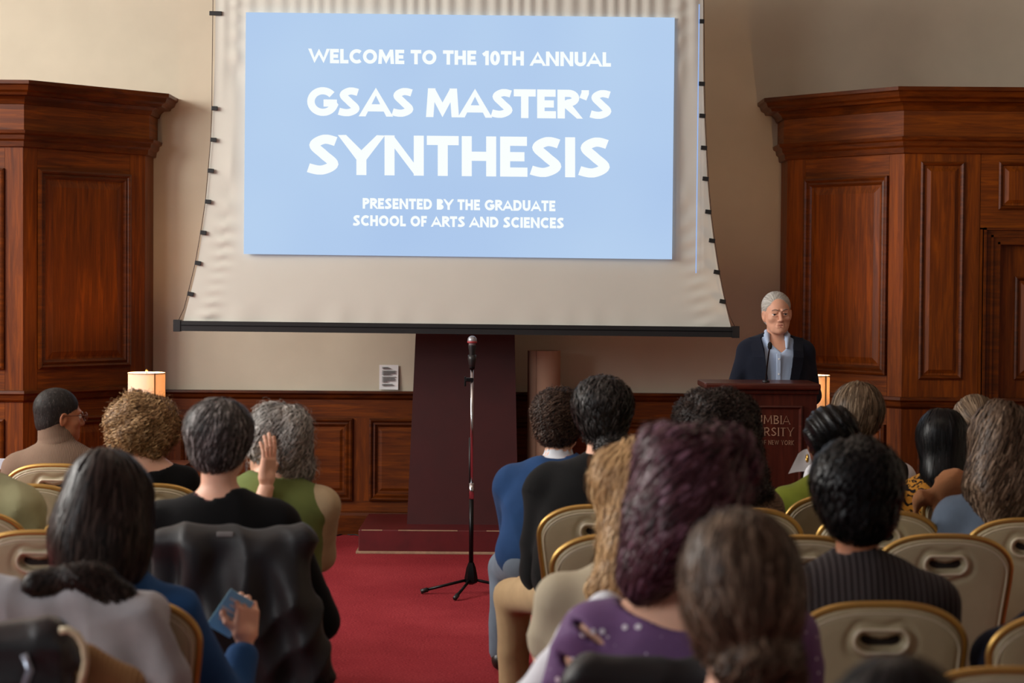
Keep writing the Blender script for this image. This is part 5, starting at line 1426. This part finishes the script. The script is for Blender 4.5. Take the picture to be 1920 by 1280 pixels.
P = person('woman with voluminous purple-streaked brown hair and purple cut-out top', (1300, 806), 868, .028, SK_LIGHT, seat=(1272, 1262), sw=.50, sd=.362, head=(-10, -4, 6), side=.02, lean=.05, bulk=1.18, neckr=.056, dx=-.03,
    arms={-1: (at(1040, 1350, YR4 + .02), at(1090, 1450, YR4 + .2))},
    garments=[dict(mat=C_PL, neck='wide', e=.013, sleeve={-1: 1.0, 1: 1.0}, name='purple_top', fold=.004, extra=(cutouts, wideneck), res=.009, cuff=.1)],
    hair=dict(shape=sh_long(.028, [((0, -.02, .03), (-.01, -.05, -.07), .118, .122, .05), ((-.03, -.04, -.08), (-.055, -.05, -.155), .110, .062, .05)], .012, 26), mat=M_H_PURP, res=.010,
              layers=[lay(1500, .17, .0034, whorl=(.01, .03, .16), down=1.2, off=(-.002, .014), K=13, amp=.014, wav=.10, flat=2.6), lay(200, .12, .0014, off=(.006, .02), K=11, amp=.014, wav=.07, droop=.3, follow=.6)]))
# white shawl showing along the outside of her left arm
F = Fld(); sp, el, wr = P['joints'][-1]
F.cone(sp + A(.03, .045, .040), sp + A(-.030, .05, -.02), .045, .050, .03); F.cone(sp + A(-.030, .05, -.02), el + A(-.05, .05, 0), .050, .065, .03); F.cone(el + A(-.05, .05, 0), wr + A(-.04, .05, 0), .065, .05, .03)
F.post.append(folds(.005, 1.3, 2.0)); V, Q = sdf_mesh(F, .010); mk('white_shawl', V, Q, C_WHITE, P['root'], True)
R0 = np.random.default_rng(3); M_SEQ = plain('sequin_silver', (226, 220, 232), .3, .2); PT = [c for c in P['root'].children if c.name.startswith('purple_top')][0]
for i in range(15):
    t = R0.uniform(-.8, .95); c = sp + (el - sp) * t if t > 0 else sp + (P['nb'] - sp) * (-t) * .75
    x_ = c[0] + R0.uniform(-.035, .035); z_ = c[2] + R0.uniform(-.03, .035)
    o = link('sequin', mesh_data('sequin', [(math.cos(a) * .0062, -.001, math.sin(a) * .0062) for a in [2 * PI * k / 12 for k in range(12)]] + [(math.cos(a) * .0062, .002, math.sin(a) * .0062) for a in [2 * PI * k / 12 for k in range(12)]], [list(range(12))[::-1], list(range(12, 24))] + [[k, (k + 1) % 12, 12 + (k + 1) % 12, 12 + k] for k in range(12)], M_SEQ), P['root'])
    # settle on the cloth: nearest point of the purple top seen from behind
    hit = PT.ray_cast(Vector((x_, -1.0, z_)), Vector((0, 1, 0)))
    o.location = (x_, hit[1].y - .001, z_) if hit[0] else (x_, float(c[1]) - .07, z_)
    if hit[0]: o.rotation_euler = Vector((0, -1, 0)).rotation_difference(hit[2]).to_euler()
person('woman with brown hair in a loose low bun, nearest the camera, right of centre', (1385, 960), 1140, .018, SK_LIGHT, sw=.40, sd=.345, head=(10, -2, 0), lean=.05, side=.015, neckr=.048,
    garments=[dict(mat=C_PLUM, neck='wide', e=.014, name='sweater')],
    hair=dict(shape=lambda F: (cap(F, .016, -.13), F.ell((0, -.03, -.02), (.092, .098, .100), .03), F.ell((.012, -.100, -.098), (.050, .042, .038), .008), F.cone((.05, -.07, -.09), (.075, -.06, -.20), .030, .012, .02), F.cone((-.03, -.09, -.11), (.01, -.10, -.19), .026, .010, .02)), mat=M_H_BROWN, res=.007,
              layers=[lay(1300, .10, .0028, to=(.012, -.11, -.10), off=(-.001, .007), K=12, amp=.004, wav=.10, flat=2.4, region=lambda h: (h[:, 2] > -.075) * 1.0),
                      lay(300, .09, .0024, off=(0, .012), K=13, amp=.014, wav=.06, region=lambda h: ((h[:, 2] < -.07)) * 1.0, droop=.4, follow=.6), lay(60, .10, .001, off=(.004, .016), K=10, amp=.01, wav=.07, droop=.4, follow=.4)]))
person('head with smooth black hair rising at the bottom edge of the photo', (1682, 1229), 1500, .02, SK_TAN, sw=.40, sd=.33, lean=.05, legs=False, pants=None, hands=(None, None),
    garments=[dict(mat=C_BLACK, name='top')], hair=dict(shape=sh_long(.016, [((0, -.02, .0), (0, -.05, -.12), .09, .09, .05)], .002), mat=M_H_BLACK, layers=[lay(700, .14, .0026, whorl=(0, 0, .14), K=9)]))
person('man with thick dark wavy hair in a charcoal pinstripe jacket', (1605, 832), 728, .026, SK_TAN, seat=(1654, 1127), sw=.46, sd=.338, head=(4, -2, 0), side=-.02, lean=.04, female=False, bulk=1.08,
    garments=[dict(mat=C_PIN, neck='collar', e=.024, name='pinstripe_jacket', fold=.003)],
    hair=dict(shape=lambda F: (cap(F, .026, -.105), F.ell((0, -.02, .045), (.113, .120, .098), .03), F.ell((0, -.05, -.05), (.080, .075, .065), .03), ear_cut(F, -.045)), mat=M_H_BLACK, res=.008, bt=.1,
              layers=[lay(1300, .085, .0034, whorl=(0, .03, .15), down=.6, amp=.008, wav=.08, off=(-.002, .012), K=11, flat=2.4, droop=.1), lay(400, .04, .002, K=6, down=1, off=(0, .003), region=lambda h: (h[:, 2] < -.03) * 1.0)]))
person('woman with a dark curly afro and long dark hair in a brown tweed jacket', (1345, 725), 478, .035, SK_DARK, seat=(1392, 950), sw=.42, sd=.36, side=-.03, lean=.06,
    garments=[dict(mat=C_TWEED, neck='collar', e=.018, name='tweed_jacket')],
    hair=dict(shape=lambda F: (F.ell((-.005, -.02, .02), (.150, .140, .120), .02), F.cone((.05, -.05, -.04), (.135, -.09, -.22), .095, .055, .05), F.post.append(lambda X, Y, Z: (.007 * np.sin(X * 44 + np.sin(Z * 40)) * np.sin(Z * 46) + .004 * np.sin(Y * 50 + X * 30)).astype(np.float32)), face_cut(F)), mat=M_H_DKB, res=.010, bt=.1,
              layers=[lay(1800, .045, .0026, amp=.009, wav=.024, off=(-.003, .012), K=10, down=.3, droop=.8, follow=.5, flat=1.5), lay(140, .04, .001, amp=.009, wav=.026, off=(.01, .024), K=8, droop=.9, follow=.3)]))
P = person('woman with braided black updo, gold earring and olive green jacket', (1553, 763), 472, .020, SK_DARK, seat=(1584, 925), sw=.43, sd=.325, head=(10, -3, 0), lean=.05,
    garments=[dict(mat=C_LIME, neck='collar', e=.018, name='jacket')],
    hair=dict(shape=lambda F: (cap(F, .018, -.10), F.ell((.01, -.045, .045), (.098, .105, .085), .03), F.ell((.02, -.10, .045), (.055, .05, .05), .012), F.post.append(lambda X, Y, Z: (.004 * np.sin((X + Z * .6) * 150)).astype(np.float32))), mat=M_H_BLACK, res=.0055, layers=[lay(700, .09, .0022, to=(.02, -.13, .06), off=(0, .003), K=9, flat=1.3)]))
hoop(P, -1, .013, M_GOLDJ, .005)
person('person with straight ash-brown bowl-cut hair, white shirt and black vest', (1612, 718), 436, .024, SK_LIGHT, seat=(1592, 896), sw=.42, sd=.325, head=(-24, -5, 0), lean=.05, side=-.02,
    garments=[dict(mat=C_WHITE, neck='collar', ch=.55, e=.010, fold=.0008, name='shirt'), dict(mat=C_BLACK, neck='crew', e=.020, sleeve=0, name='vest', nw=.008)],
    hair=dict(shape=lambda F: (cap(F, .022, -.105), F.ell((0, -.03, .02), (.102, .112, .105), .03)), mat=M_H_LBR, res=.008,
              layers=[lay(1300, .11, .0024, whorl=(.0, -.0, .16), down=1.2, off=(-.001, .006), K=11, amp=.002, wav=.1, flat=2.4, lift=.004), lay(60, .05, .0009, off=(.008, .02), K=7, droop=.4, follow=.5)]))
person('woman with glossy straight black hair in a black and gold floral blouse', (1765, 768), 468, .018, SK_WARM, seat=(1838, 905), sw=.40, sd=.325, head=(6, -4, 0), lean=.04, side=.04,
    garments=[dict(mat=C_FLOR, neck='crew', e=.014, name='floral_blouse')],
    hair=dict(shape=sh_long(.018, [((0, -.03, .01), (.0, -.06, -.14), .098, .092, .05), ((0, -.06, -.14), (.02, -.07, -.22), .088, .05, .04)], .002, 60), mat=M_H_BLACK, res=.009,
              layers=[lay(1200, .22, .0022, whorl=(0, .04, .16), down=1.5, off=(0, .004), K=12, flat=2.8, amp=.002, wav=.15)]))
person('person with grey-brown pinned hair partly behind the long brown hair', (1828, 743), 428, .018, SK_WARM, seat=(1850, 888), sw=.40, head=(0, 0, 0),
    garments=[dict(mat=C_BLACK2, neck='crew', name='top')],
    hair=dict(shape=lambda F: (cap(F, .020, -.10), F.ell((0, -.10, .03), (.05, .04, .045), .02)), mat=M_H_LBR, layers=[lay(900, .10, .0024, whorl=(0, .08, .08), back=.8, down=.3, K=10, off=(0, .005), flat=2.4)]))
person('woman with long wavy brown hair in a slate blue top at the right edge', (1880, 760), 535, .020, SK_LIGHT, seat=(1936, 970), sw=.42, sd=.335, side=.02, lean=.06, head=(-8, -4, 0), bulk=1.08,
    garments=[dict(mat=C_SLATE, neck='crew', e=.020, name='top', fold=.006)],
    hair=dict(shape=sh_long(.022, [((0, -.03, .02), (-.005, -.07, -.16), .110, .122, .05), ((0, -.07, -.16), (.01, -.09, -.285), .120, .085, .05)], .007, 40), mat=M_H_BROWN, res=.010,
              layers=[lay(1700, .26, .0030, whorl=(0, .04, .16), down=1.5, off=(-.001, .010), K=15, amp=.009, wav=.10, flat=2.4)]))
person('person in black cut off by the right frame edge', (2010, 960), 735, .02, SK_WARM, seat=(2032, 1147), sw=.44, garments=[dict(mat=C_NAVY, neck='crew', e=.02, name='jacket')],
    arms={-1: (at(1868, 1230, F_PX / 735 - .04), at(1900, 1300, F_PX / 735 + .2))},
    hair=dict(shape=sh_short(), mat=M_H_DKB, layers=[lay(300, .05, .003, K=6)]))

# sheet of paper beside the olive jacket
pp = empty('paper_sheet', tuple(at(1512, 878, F_PX / 440)), label='curled white paper sheet held up left of the olive green jacket', cat='paper')
mb = MB(); n = 8; vs = []
c0 = Vector(pp.location)
cor = [(1478, 888), (1545, 892), (1530, 846), (1497, 850)]
cw = [at(x, y, F_PX / 440) - c0 for x, y in cor]
for side in (0, .0012):
    for i in range(n + 1):
        for j in range(n + 1):
            u = i / n; v_ = j / n; p = (cw[0] * (1 - u) + cw[1] * u) * (1 - v_) + (cw[3] * (1 - u) + cw[2] * u) * v_; vs.append((p.x, p.y + .03 * math.sin(u * 2.6) + side, p.z + .012 * math.sin(PI * u)))
fcs = []; K = (n + 1) ** 2
for i in range(n):
    for j in range(n):
        a = i * (n + 1) + j; fcs.append([a, a + n + 1, a + n + 2, a + 1]); fcs.append([K + a + 1, K + a + n + 2, K + a + n + 1, K + a])
mb.add(vs, fcs); mb.build('sheet', M_PAPER, pp, True)
mb = MB(); p_ = at(-2, 860, F_PX / 385)
pf = empty('folded_paper', tuple(p_), label='pale blue-white paper at the left edge beside the turtleneck man', cat='paper')
mb.box(-.06, .035, -.001, .001, -.05, .0, 0); mb.box(-.06, .035, .001, .018, -.003, .0, 0); mb.build('sheet', plain('pale_paper', (200, 210, 222), .8, var=.02), pf)
# ------------------------------------------------------------------ clothes and bags on the chairs
def coat(name, label, cat, c, w_, zbot, mat, extra=None, top=.93, seed=1.0, amp=.012, thick=.030, yb=-.055, parts=(), ztop_slope=0.0):
    """a garment hung over a chair back; c = chair-origin (x, y) on the floor"""
    root = empty(name, (c[0], c[1], 0), label=label, cat=cat)
    F = Fld(); F.frame(np.eye(3), (0, 0, 0))
    F.box((0, yb - .01, (zbot + top) / 2 - .01), (w_ / 2, thick, (top - zbot) / 2), thick * .9, .02)
    F.cone((-w_ / 2 + .05, -.045, top - .035), (w_ / 2 - .05, -.045, top - .035 + ztop_slope), .045, .045, .05)
    F.box((0, .045, top - .14), (w_ / 2 - .02, .014, .12), .012, .03)
    if extra: extra(F)
    F.post.append(folds(amp, 1.25, seed)); 
    F.post.append(lambda X, Y, Z: (amp * .9 * np.sin(X * 48 + 2 * np.sin(Z * 7 + seed)) * np.clip((top - .03 - Z) * 6, 0, 1)).astype(np.float32))
    V, Q = sdf_mesh(F, .009); mk('fabric', V, Q, mat, root, True)
    return root

x_, y_ = chair_xy(430, 1012)
def sleeves_(F):
    F.cone((.12, -.075, .88), (.22, -.085, .72), .055, .05, .03); F.cone((.22, -.085, .72), (.30, -.06, .50), .050, .045, .03)
    F.cone((-.10, -.085, .88), (-.16, -.10, .62), .045, .04, .03); F.ell((.10, -.08, .70), (.16, .05, .20), .05)
co = coat('black_coat', 'black coat draped over the chair behind the salt-and-pepper-haired person', 'coat', (x_, y_), .50, .34, C_COAT, sleeves_, top=.945, seed=2.0, amp=.013)
tg = MB(); tg.box(-.035, .015, -.10, -.092, .928, .942, .002); tg.build('collar_loop', plain('grey_tape', (120, 118, 116), .7), co)
x_, y_ = chair_xy(1838, 905)
coat('camel_coat', 'camel brown coat draped over a chair left of the slate blue top', 'coat', (x_, y_), .36, .50, C_TAN, lambda F: (F.cone((-.10, -.07, .925), (-.24, -.06, .84), .038, .034, .03), F.cone((-.24, -.06, .84), (-.27, -.05, .62), .036, .032, .03)), top=.945, seed=4.0, amp=.017)
x_, y_ = chair_xy(1272, 1262)
coat('black_jacket', 'black jacket over the chair back at the bottom centre behind the purple top', 'jacket', (x_, y_), .44, .45, C_COAT, None, top=.93, seed=5.0)
x_, y_ = chair_xy(196, 953)
coat('mauve_scarf', 'mauve scarf over a chair back left of the dark straight hair', 'scarf', (x_, y_), .30, .60, cloth('mauve_wool', (112, 78, 84)), None, top=.93, seed=6.0)

# grey fleece over the left side of the blue person's chair, fur-trimmed dark scarf on it, black bag in front
x_, y_ = chair_xy(150, 1117)
def fle(F):
    F.cone((-.22, -.075, .925), (-.07, -.095, .900), .060, .045, .04); F.cone((-.07, -.095, .905), (.01, -.10, .935), .040, .036, .03)
    F.cone((.01, -.10, .93), (.17, -.10, .87), .040, .040, .03); F.cone((.17, -.10, .87), (.25, -.10, .74), .042, .045, .03); F.cone((.25, -.10, .74), (.26, -.08, .55), .042, .05, .03)
    F.ell((.04, -.11, .80), (.22, .04, .12), .04)
coat('grey_fleece_jacket', 'light grey fleece jacket bunched over a chair at the lower left', 'jacket', (x_, y_ - .05), .46, .52, C_GREYJ, fle, top=.915, seed=7.0, amp=.010)
sc = empty('dark_scarf', tuple(at(150, 1095, 4.85)), label='dark brown fluffy scarf lying on top of the grey fleece jacket', cat='scarf')
F = Fld(); F.cone((-.10, 0, .0), (.02, 0, .01), .036, .045, .03); F.cone((.02, 0, .01), (.10, 0, -.035), .045, .040, .03); F.post.append(folds(.006, 1.6, 3.0))
V, Q = sdf_mesh(F, .008); 
rr = strands(F, V, Q, 900, .03, .0016, np.eye(3), A(0, 0, 0), flow_from((0, 0, .1), .3), K=6, amp=.003, wav=.02, off=(0, .006), droop=.5)
mk('fur', np.concatenate([V, rr[0]]), np.concatenate([Q, rr[1] + len(V)]), M_H_DKB, sc, True, np.concatenate([np.full(len(V), .1), rr[2]]))
M_LEATH = plain('black_leather', (22, 22, 24), .32, var=.1, bmp=.2, bscale=90, spec=.7)
bg = empty('black_bag', tuple(at(70, 1262, 4.05)), label='black leather bag with a cream strap in the bottom left corner', cat='bag')
F = Fld(); F.box((-.02, 0, -.02), (.10, .05, .11), .035, .02); F.cone((-.13, 0, .075), (.03, 0, .085), .020, .028, .03); F.cone((.03, 0, .085), (.07, 0, .03), .028, .022, .03); F.post.append(folds(.005, 1.3, 8.0))
V, Q = sdf_mesh(F, .006); mk('bag_body', V, Q, M_LEATH, bg, True)
mb = MB(); mb.tube([(-.012, -.062, .05), (.002, -.07, .02), (-.012, -.072, -.02), (.01, -.07, -.06), (.004, -.07, -.11)], .0085, 8); mb.build('buckle_strap', plain('steel_strap', (150, 158, 172), .3, .7), bg, True)
mb = MB(); 
pts = [at(x, y, 3.96) - Vector(bg.location) for x, y in ((112, 1182), (128, 1180), (145, 1190), (157, 1210), (161, 1238), (157, 1262), (150, 1290))]
mb.tube(pts, .0075, 8); mb.build('shoulder_strap', plain('cream_strap', (206, 192, 158), .6), bg, True)
tb_ = empty('beige_striped_bag', tuple(at(205, 1272, 4.12)), label='beige striped cloth bag beside the black leather bag', cat='bag')
F = Fld(); F.cone((-.05, 0, .045), (.03, 0, .0), .030, .030, .05); F.box((0, 0, -.06), (.075, .04, .07), .03, .04); F.post.append(folds(.004, 1.0, 9.0))
V, Q = sdf_mesh(F, .007); mk('cloth_body', V, Q, cloth('beige_stripe', (140, 106, 70), kind='stripe', rgb2=(182, 152, 108)), tb_, True)
# dark bag low beside the aisle
bb_ = empty('dark_backpack', (at(590, 1230, 5.9).x, 6.0, 0), label='black backpack on the carpet at the aisle end of the left block', cat='backpack')
F = Fld(); F.box((0, 0, .24), (.11, .10, .24), .07, .02); F.box((0, -.10, .17), (.08, .04, .12), .03, .03); F.post.append(folds(.004, 1.0, 4.0))
V, Q = sdf_mesh(F, .010); mk('pack_body', V, Q, C_COAT, bb_, True)
mb = MB(); mb.tube([(-.03, 0, .47), (-.02, 0, .51), (.02, 0, .51), (.03, 0, .47)], .007, 8); mb.build('grab_handle', M_BLACK, bb_, True)

# ================================================================== the speaker
YK = F_PX / 331
hp = at(1457, 545, YK)
KR = empty('person', (hp.x, YK + .02, 0), PI, label='white-haired man in navy blazer and open blue shirt speaking behind the lectern', cat='person')
zt = hp.z - .012
toL = lambda p: (lambda v: Vector((-(v.x - hp.x), -(v.y - YK - .02), v.z)))(Vector(p))
hc = A(0, .03, zt - .112); Rk = rotm(4, -2, 3)
F = Fld(); F.frame(Rk, hc); q = lambda *v: v
# head of an older, lean man
F.ell((0, -.018, .032), (.073, .092, .082), .01); F.ell((0, .022, -.018), (.061, .064, .086), .03)
F.cone((-.040, .020, -.055), (-.026, .050, -.092), .022, .018, .03); F.cone((.040, .020, -.055), (.026, .050, -.092), .022, .018, .03)
F.ell((0, .040, -.072), (.040, .044, .038), .03); F.ell((0, .072, -.100), (.020, .016, .015), .02)
for sx in (-1, 1):
    F.ell((sx * .042, .060, -.030), (.019, .019, .016), .02)
    F.ell((sx * .075, -.004, -.018), (.009, .019, .033), .006, rot=rotm(sx * 22, 0, sx * 8)); F.ell((sx * .083, .001, -.014), (.006, .010, .019), .005, True)
    F.ell((sx * .031, .101, -.003), (.018, .017, .0115), .010, True)
    F.cone((sx * .012, .090, .017), (sx * .046, .078, .013), .0070, .0050, .010)
    F.cone((sx * .019, .0860, .0040), (sx * .043, .0810, .0028), .0056, .0048, .004); F.cone((sx * .020, .0840, -.0135), (sx * .042, .0800, -.0125), .0040, .0030, .005)
    F.cone((sx * .017, .096, -.042), (sx * .029, .084, -.066), .0028, .0028, .007, True)
F.cone((0, .086, .008), (0, .108, -.034), .0065, .0105, .010); F.ell((0, .110, -.036), (.010, .009, .009), .008)
for sx in (-1, 1): F.ell((sx * .012, .097, -.041), (.0078, .010, .0068), .006); F.ell((sx * .006, .105, -.047), (.0035, .004, .003), .002, True)
F.cone((-.016, .084, -.0635), (.016, .084, -.0635), .0050, .0050, .006); F.cone((-.014, .082, -.0760), (.014, .082, -.0760), .0062, .0062, .008)
F.ell((0, .096, -.0695), (.021, .009, .0028), .003, True)
for zf_ in (.045, .055): F.cone((-.03, .0925, zf_), (.03, .0925, zf_ + .001), .0012, .0012, .003, True)
F.frame(np.eye(3), (0, 0, 0)); nbk = A(0, -.02, zt - .27); shk = zt - .305
F.cone(hc + A(0, -.015, -.06), nbk, .050, .060, .03)
F.cone((-.15, -.02, shk - .025), (.15, -.02, shk - .025), .042, .042, .04); F.ell((0, -.01, shk - .14), (.185, .115, .20), .05); F.ell((0, .0, 1.05), (.165, .115, .20), .05); F.ell((0, 0, .93), (.175, .12, .14), .05)
# his right arm (photo left) bent to the desk, left arm down behind it
jr = (A(.165, -.02, shk - .035), A(*toL(at(1372, 690, YK + .12))), A(*toL(at(1368, 716, YK - .10))))
jl = (A(-.165, -.02, shk - .035), A(*toL(at(1522, 715, YK + .08))), A(*toL(at(1508, 740, YK - .12))))
jr[1][2] = shk - .27; jl[1][2] = shk - .28; jr[2][2] = 1.10; jl[2][2] = 1.06
jl[2][1] = .14; jl[2][0] = -.14; jr[2][1] = .13; jr[1][1] = .03
for s_, e_, w_ in (jr, jl): F.cone(s_, e_, .046, .038, .03); F.cone(e_, w_, .038, .027, .02)
for sx in (-1, 1): F.cone((sx * .09, 0, .92), (sx * .10, .02, .50), .09, .058, .05); F.cone((sx * .10, .02, .50), (sx * .11, .0, .09), .056, .038, .03); F.cone((sx * .11, 0, .07), (sx * .12, .12, .04), .036, .028, .02)
bx = [(-.10, .10), (hc[1] - .11, hc[1] + .12), (zt - .30, zt + .02)]
V, Q = sdf_mesh(F, .016, .0030, bx); SK_SP = skin_mat('skin_older_man', (212, 162, 136)); body = mk('body', V, Q, SK_SP, KR, True)
eyes(body, Rk, hc + Rk @ A(0, -.003, 0))
Wk = lambda x, y, z: tuple(float(t) for t in (Rk @ A(x, y, z) + hc))
M_LIP = plain('lips', (176, 108, 96), .5); M_BROW = plain('grey_eyebrows', (128, 116, 106), .8)
for sx in (-1, 1):
    mb = MB(); mb.tube([Wk(sx * .014, .0972, .0185), Wk(sx * .030, .0935, .0235), Wk(sx * .047, .0835, .0185)], [.0022, .0030, .0014], 6); mb.build('eyebrow', M_BROW, body, True)
mb = MB(); mb.tube([Wk(-.018, .0835, -.0665), Wk(-.008, .0895, -.0648), Wk(0, .0898, -.0655), Wk(.008, .0895, -.0648), Wk(.018, .0835, -.0665)], [.0012, .0028, .0026, .0028, .0012], 8); mb.build('upper_lip', M_LIP, body, True)
mb = MB(); mb.tube([Wk(-.017, .0830, -.0730), Wk(0, .0888, -.0755), Wk(.017, .0830, -.0730)], [.0012, .0036, .0012], 8); mb.build('lower_lip', M_LIP, body, True)
for (s_, e_, w_), rt_ in ((jr, True), (jl, False)):
    d = A(0, 1, -.05); hand(KR, w_ + d * .03, d, (0, 0, -1), SK_SP, (14, 16, 18, 20, 24), right=rt_, res=.004)
# shirt
F = Fld()
def tor(F, e):
    F.cone((-.155, -.02, shk - .022), (.155, -.02, shk - .022), .043 + e, .043 + e, .03)
    for sx in (-1, 1): F.cone(nbk + A(0, 0, -.015), (sx * .11, -.025, shk - .008), .052 + e, .042 + e, .04)
    F.ell((0, -.01, shk - .14), (.185 + e, .115 + e, .20), .05); F.ell((0, 0, 1.05), (.165 + e, .115 + e, .20), .05); F.ell((0, 0, .93), (.175 + e, .12 + e, .14), .05)
tor(F, .007); F.cone(nbk + A(0, .0, .025), nbk, .064, .072, .01)
F.cone(nbk + A(0, .01, .035), nbk + A(0, .03, .10), .057, .085, .004, True)
# open neck
F.box((0, .12, nbk[2] - .005), (.030, .09, .060), .004, .006, True, rot=rotm(0, 0, 45))
F.half((0, 0, .86), (0, 0, -1)); F.post.append(folds(.0025, 1.4, 2.0))
V, Q = sdf_mesh(F, .0065); sh = mk('shirt', V, Q, C_SHIRTB, KR, True)
for sx in (-1, 1):      # collar leaves
    F = Fld(); a_ = nbk + A(sx * .055, .018, .050); b_ = nbk + A(sx * .058, .062, .030); c_ = nbk + A(sx * .050, .105, -.038)
    F.cone(a_, b_, .011, .012, .01); F.cone(b_, c_, .016, .008, .015); F.cone(nbk + A(sx * .03, -.055, .045), a_, .010, .011, .01)
    V, Q = sdf_mesh(F, .004); mk('collar', V, Q, C_SHIRTB, sh, True)
mb = MB(); mb.box(-.012, .012, .108, .128, .98, nbk[2] - .07, .003); mb.build('placket', C_SHIRTB, sh)
for i in range(4): 
    mb = MB(); z_ = nbk[2] - .10 - i * .085; mb.lathe([(0, 0), (.005, 0), (.005, .002), (0, .002)], 10); o = mb.build('button', M_PAPER, sh); o.location = (0, .130, z_); o.rotation_euler = (-PI / 2, 0, 0)
# blazer, open at the front
F = Fld(); tor(F, .020)
for (s_, e_, w_) in (jr, jl): F.cone(s_, e_, .056, .050, .025); F.cone(e_, e_ + (w_ - e_) * .86, .052, .040, .03)
F.cone(nbk + A(0, -.02, .025), nbk, .066, .078, .02)
F.cone(nbk + A(0, .0, .02), nbk + A(0, .02, .12), .066, .09, .004, True)
zv = 1.02
F.ops.append((lambda X, Y, Z: np.maximum(np.abs(X + .004) - (.036 + .055 * np.clip((Z - 1.05) / .36, 0, 1) ** .8), -(Y - .02)), A(-.12, .0, .8), A(.12, .3, 1.6), .012, True))
F.half((0, 0, .80), (0, 0, -1)); F.post.append(folds(.003, 1.0, 5.0))
V, Q = sdf_mesh(F, .0075); bl = mk('blazer', V, Q, C_NAVY, KR, True)
for sx in (-1, 1):
    n_ = 10; mbl = MB(); vs = []
    for k_ in range(n_ + 1):
        t = k_ / n_; z_ = nbk[2] + .02 - t * .36
        xin = sx * (.040 + .055 * max(0, min(1, (z_ - 1.05) / .36)) ** .8) ; wd = .012 + .050 * math.sin(min(1, (1 - t) * 1.25) * PI * .62)
        yo = .150 - .085 * max(0, (z_ - (shk - .04)) / .08) if z_ > shk - .04 else .150 - .002
        xo = xin + sx * wd; yy = lambda x: yo - 2.4 * x * x + .002
        for (x, dy) in ((xin, .000), (xo, -.000), (xo, -.006), (xin, -.008)): vs.append((x, yy(x) + dy + .006, z_ - (.0 if x == xin else .004)))
    fcs = []
    for k_ in range(n_):
        for j_ in range(4): fcs.append([k_ * 4 + j_, k_ * 4 + (j_ + 1) % 4, k_ * 4 + 4 + (j_ + 1) % 4, k_ * 4 + 4 + j_] if sx < 0 else [k_ * 4 + 4 + j_, k_ * 4 + 4 + (j_ + 1) % 4, k_ * 4 + (j_ + 1) % 4, k_ * 4 + j_])
    fcs += [[0, 1, 2, 3], [n_ * 4 + 3, n_ * 4 + 2, n_ * 4 + 1, n_ * 4]]
    mbl.add(vs, fcs); mbl.build('lapel', C_NAVY, bl)
F = Fld()
for sx in (-1, 1): F.cone((sx * .09, 0, .90), (sx * .10, .02, .50), .100, .078, .05); F.cone((sx * .10, .02, .50), (sx * .11, .0, .06), .076, .062, .03)
F.ell((0, 0, .92), (.185, .135, .10), .05); V, Q = sdf_mesh(F, .014); mk('trousers', V, Q, T_DARK, KR, True)
for sx in (-1, 1):
    F = Fld(); F.ell((sx * .11, -.01, .05), (.042, .055, .048), .02); F.ell((sx * .12, .10, .038), (.045, .10, .036), .03); F.half((0, 0, 0.004), (0, 0, -1)); V, Q = sdf_mesh(F, .010); mk('shoe', V, Q, M_SHOE, KR, True)
# white hair brushed back, thinning at the temples
F = Fld(Rk, hc)
F.ell((0, -.024, .036), (.081, .096, .084), .02); F.ell((0, -.050, -.025), (.074, .055, .060), .03)
F.ell((0, .100, -.010), (.066, .066, .078), .014, True); [F.ell((sx * .090, .006, -.028), (.034, .036, .046), .008, True) for sx in (-1, 1)]; F.half((0, 0, -.085), (0, .3, -1))
F.ell((0, .108, .050), (.064, .056, .056), .01, True)
hair_object(KR, F, Rk, hc, M_H_WHITE, [lay(2600, .075, .0009, whorl=(.05, .10, .06), down=.35, back=1.1, off=(-.001, .002), K=9, amp=.0, flat=2.4)], .0045, base_tint=.3)
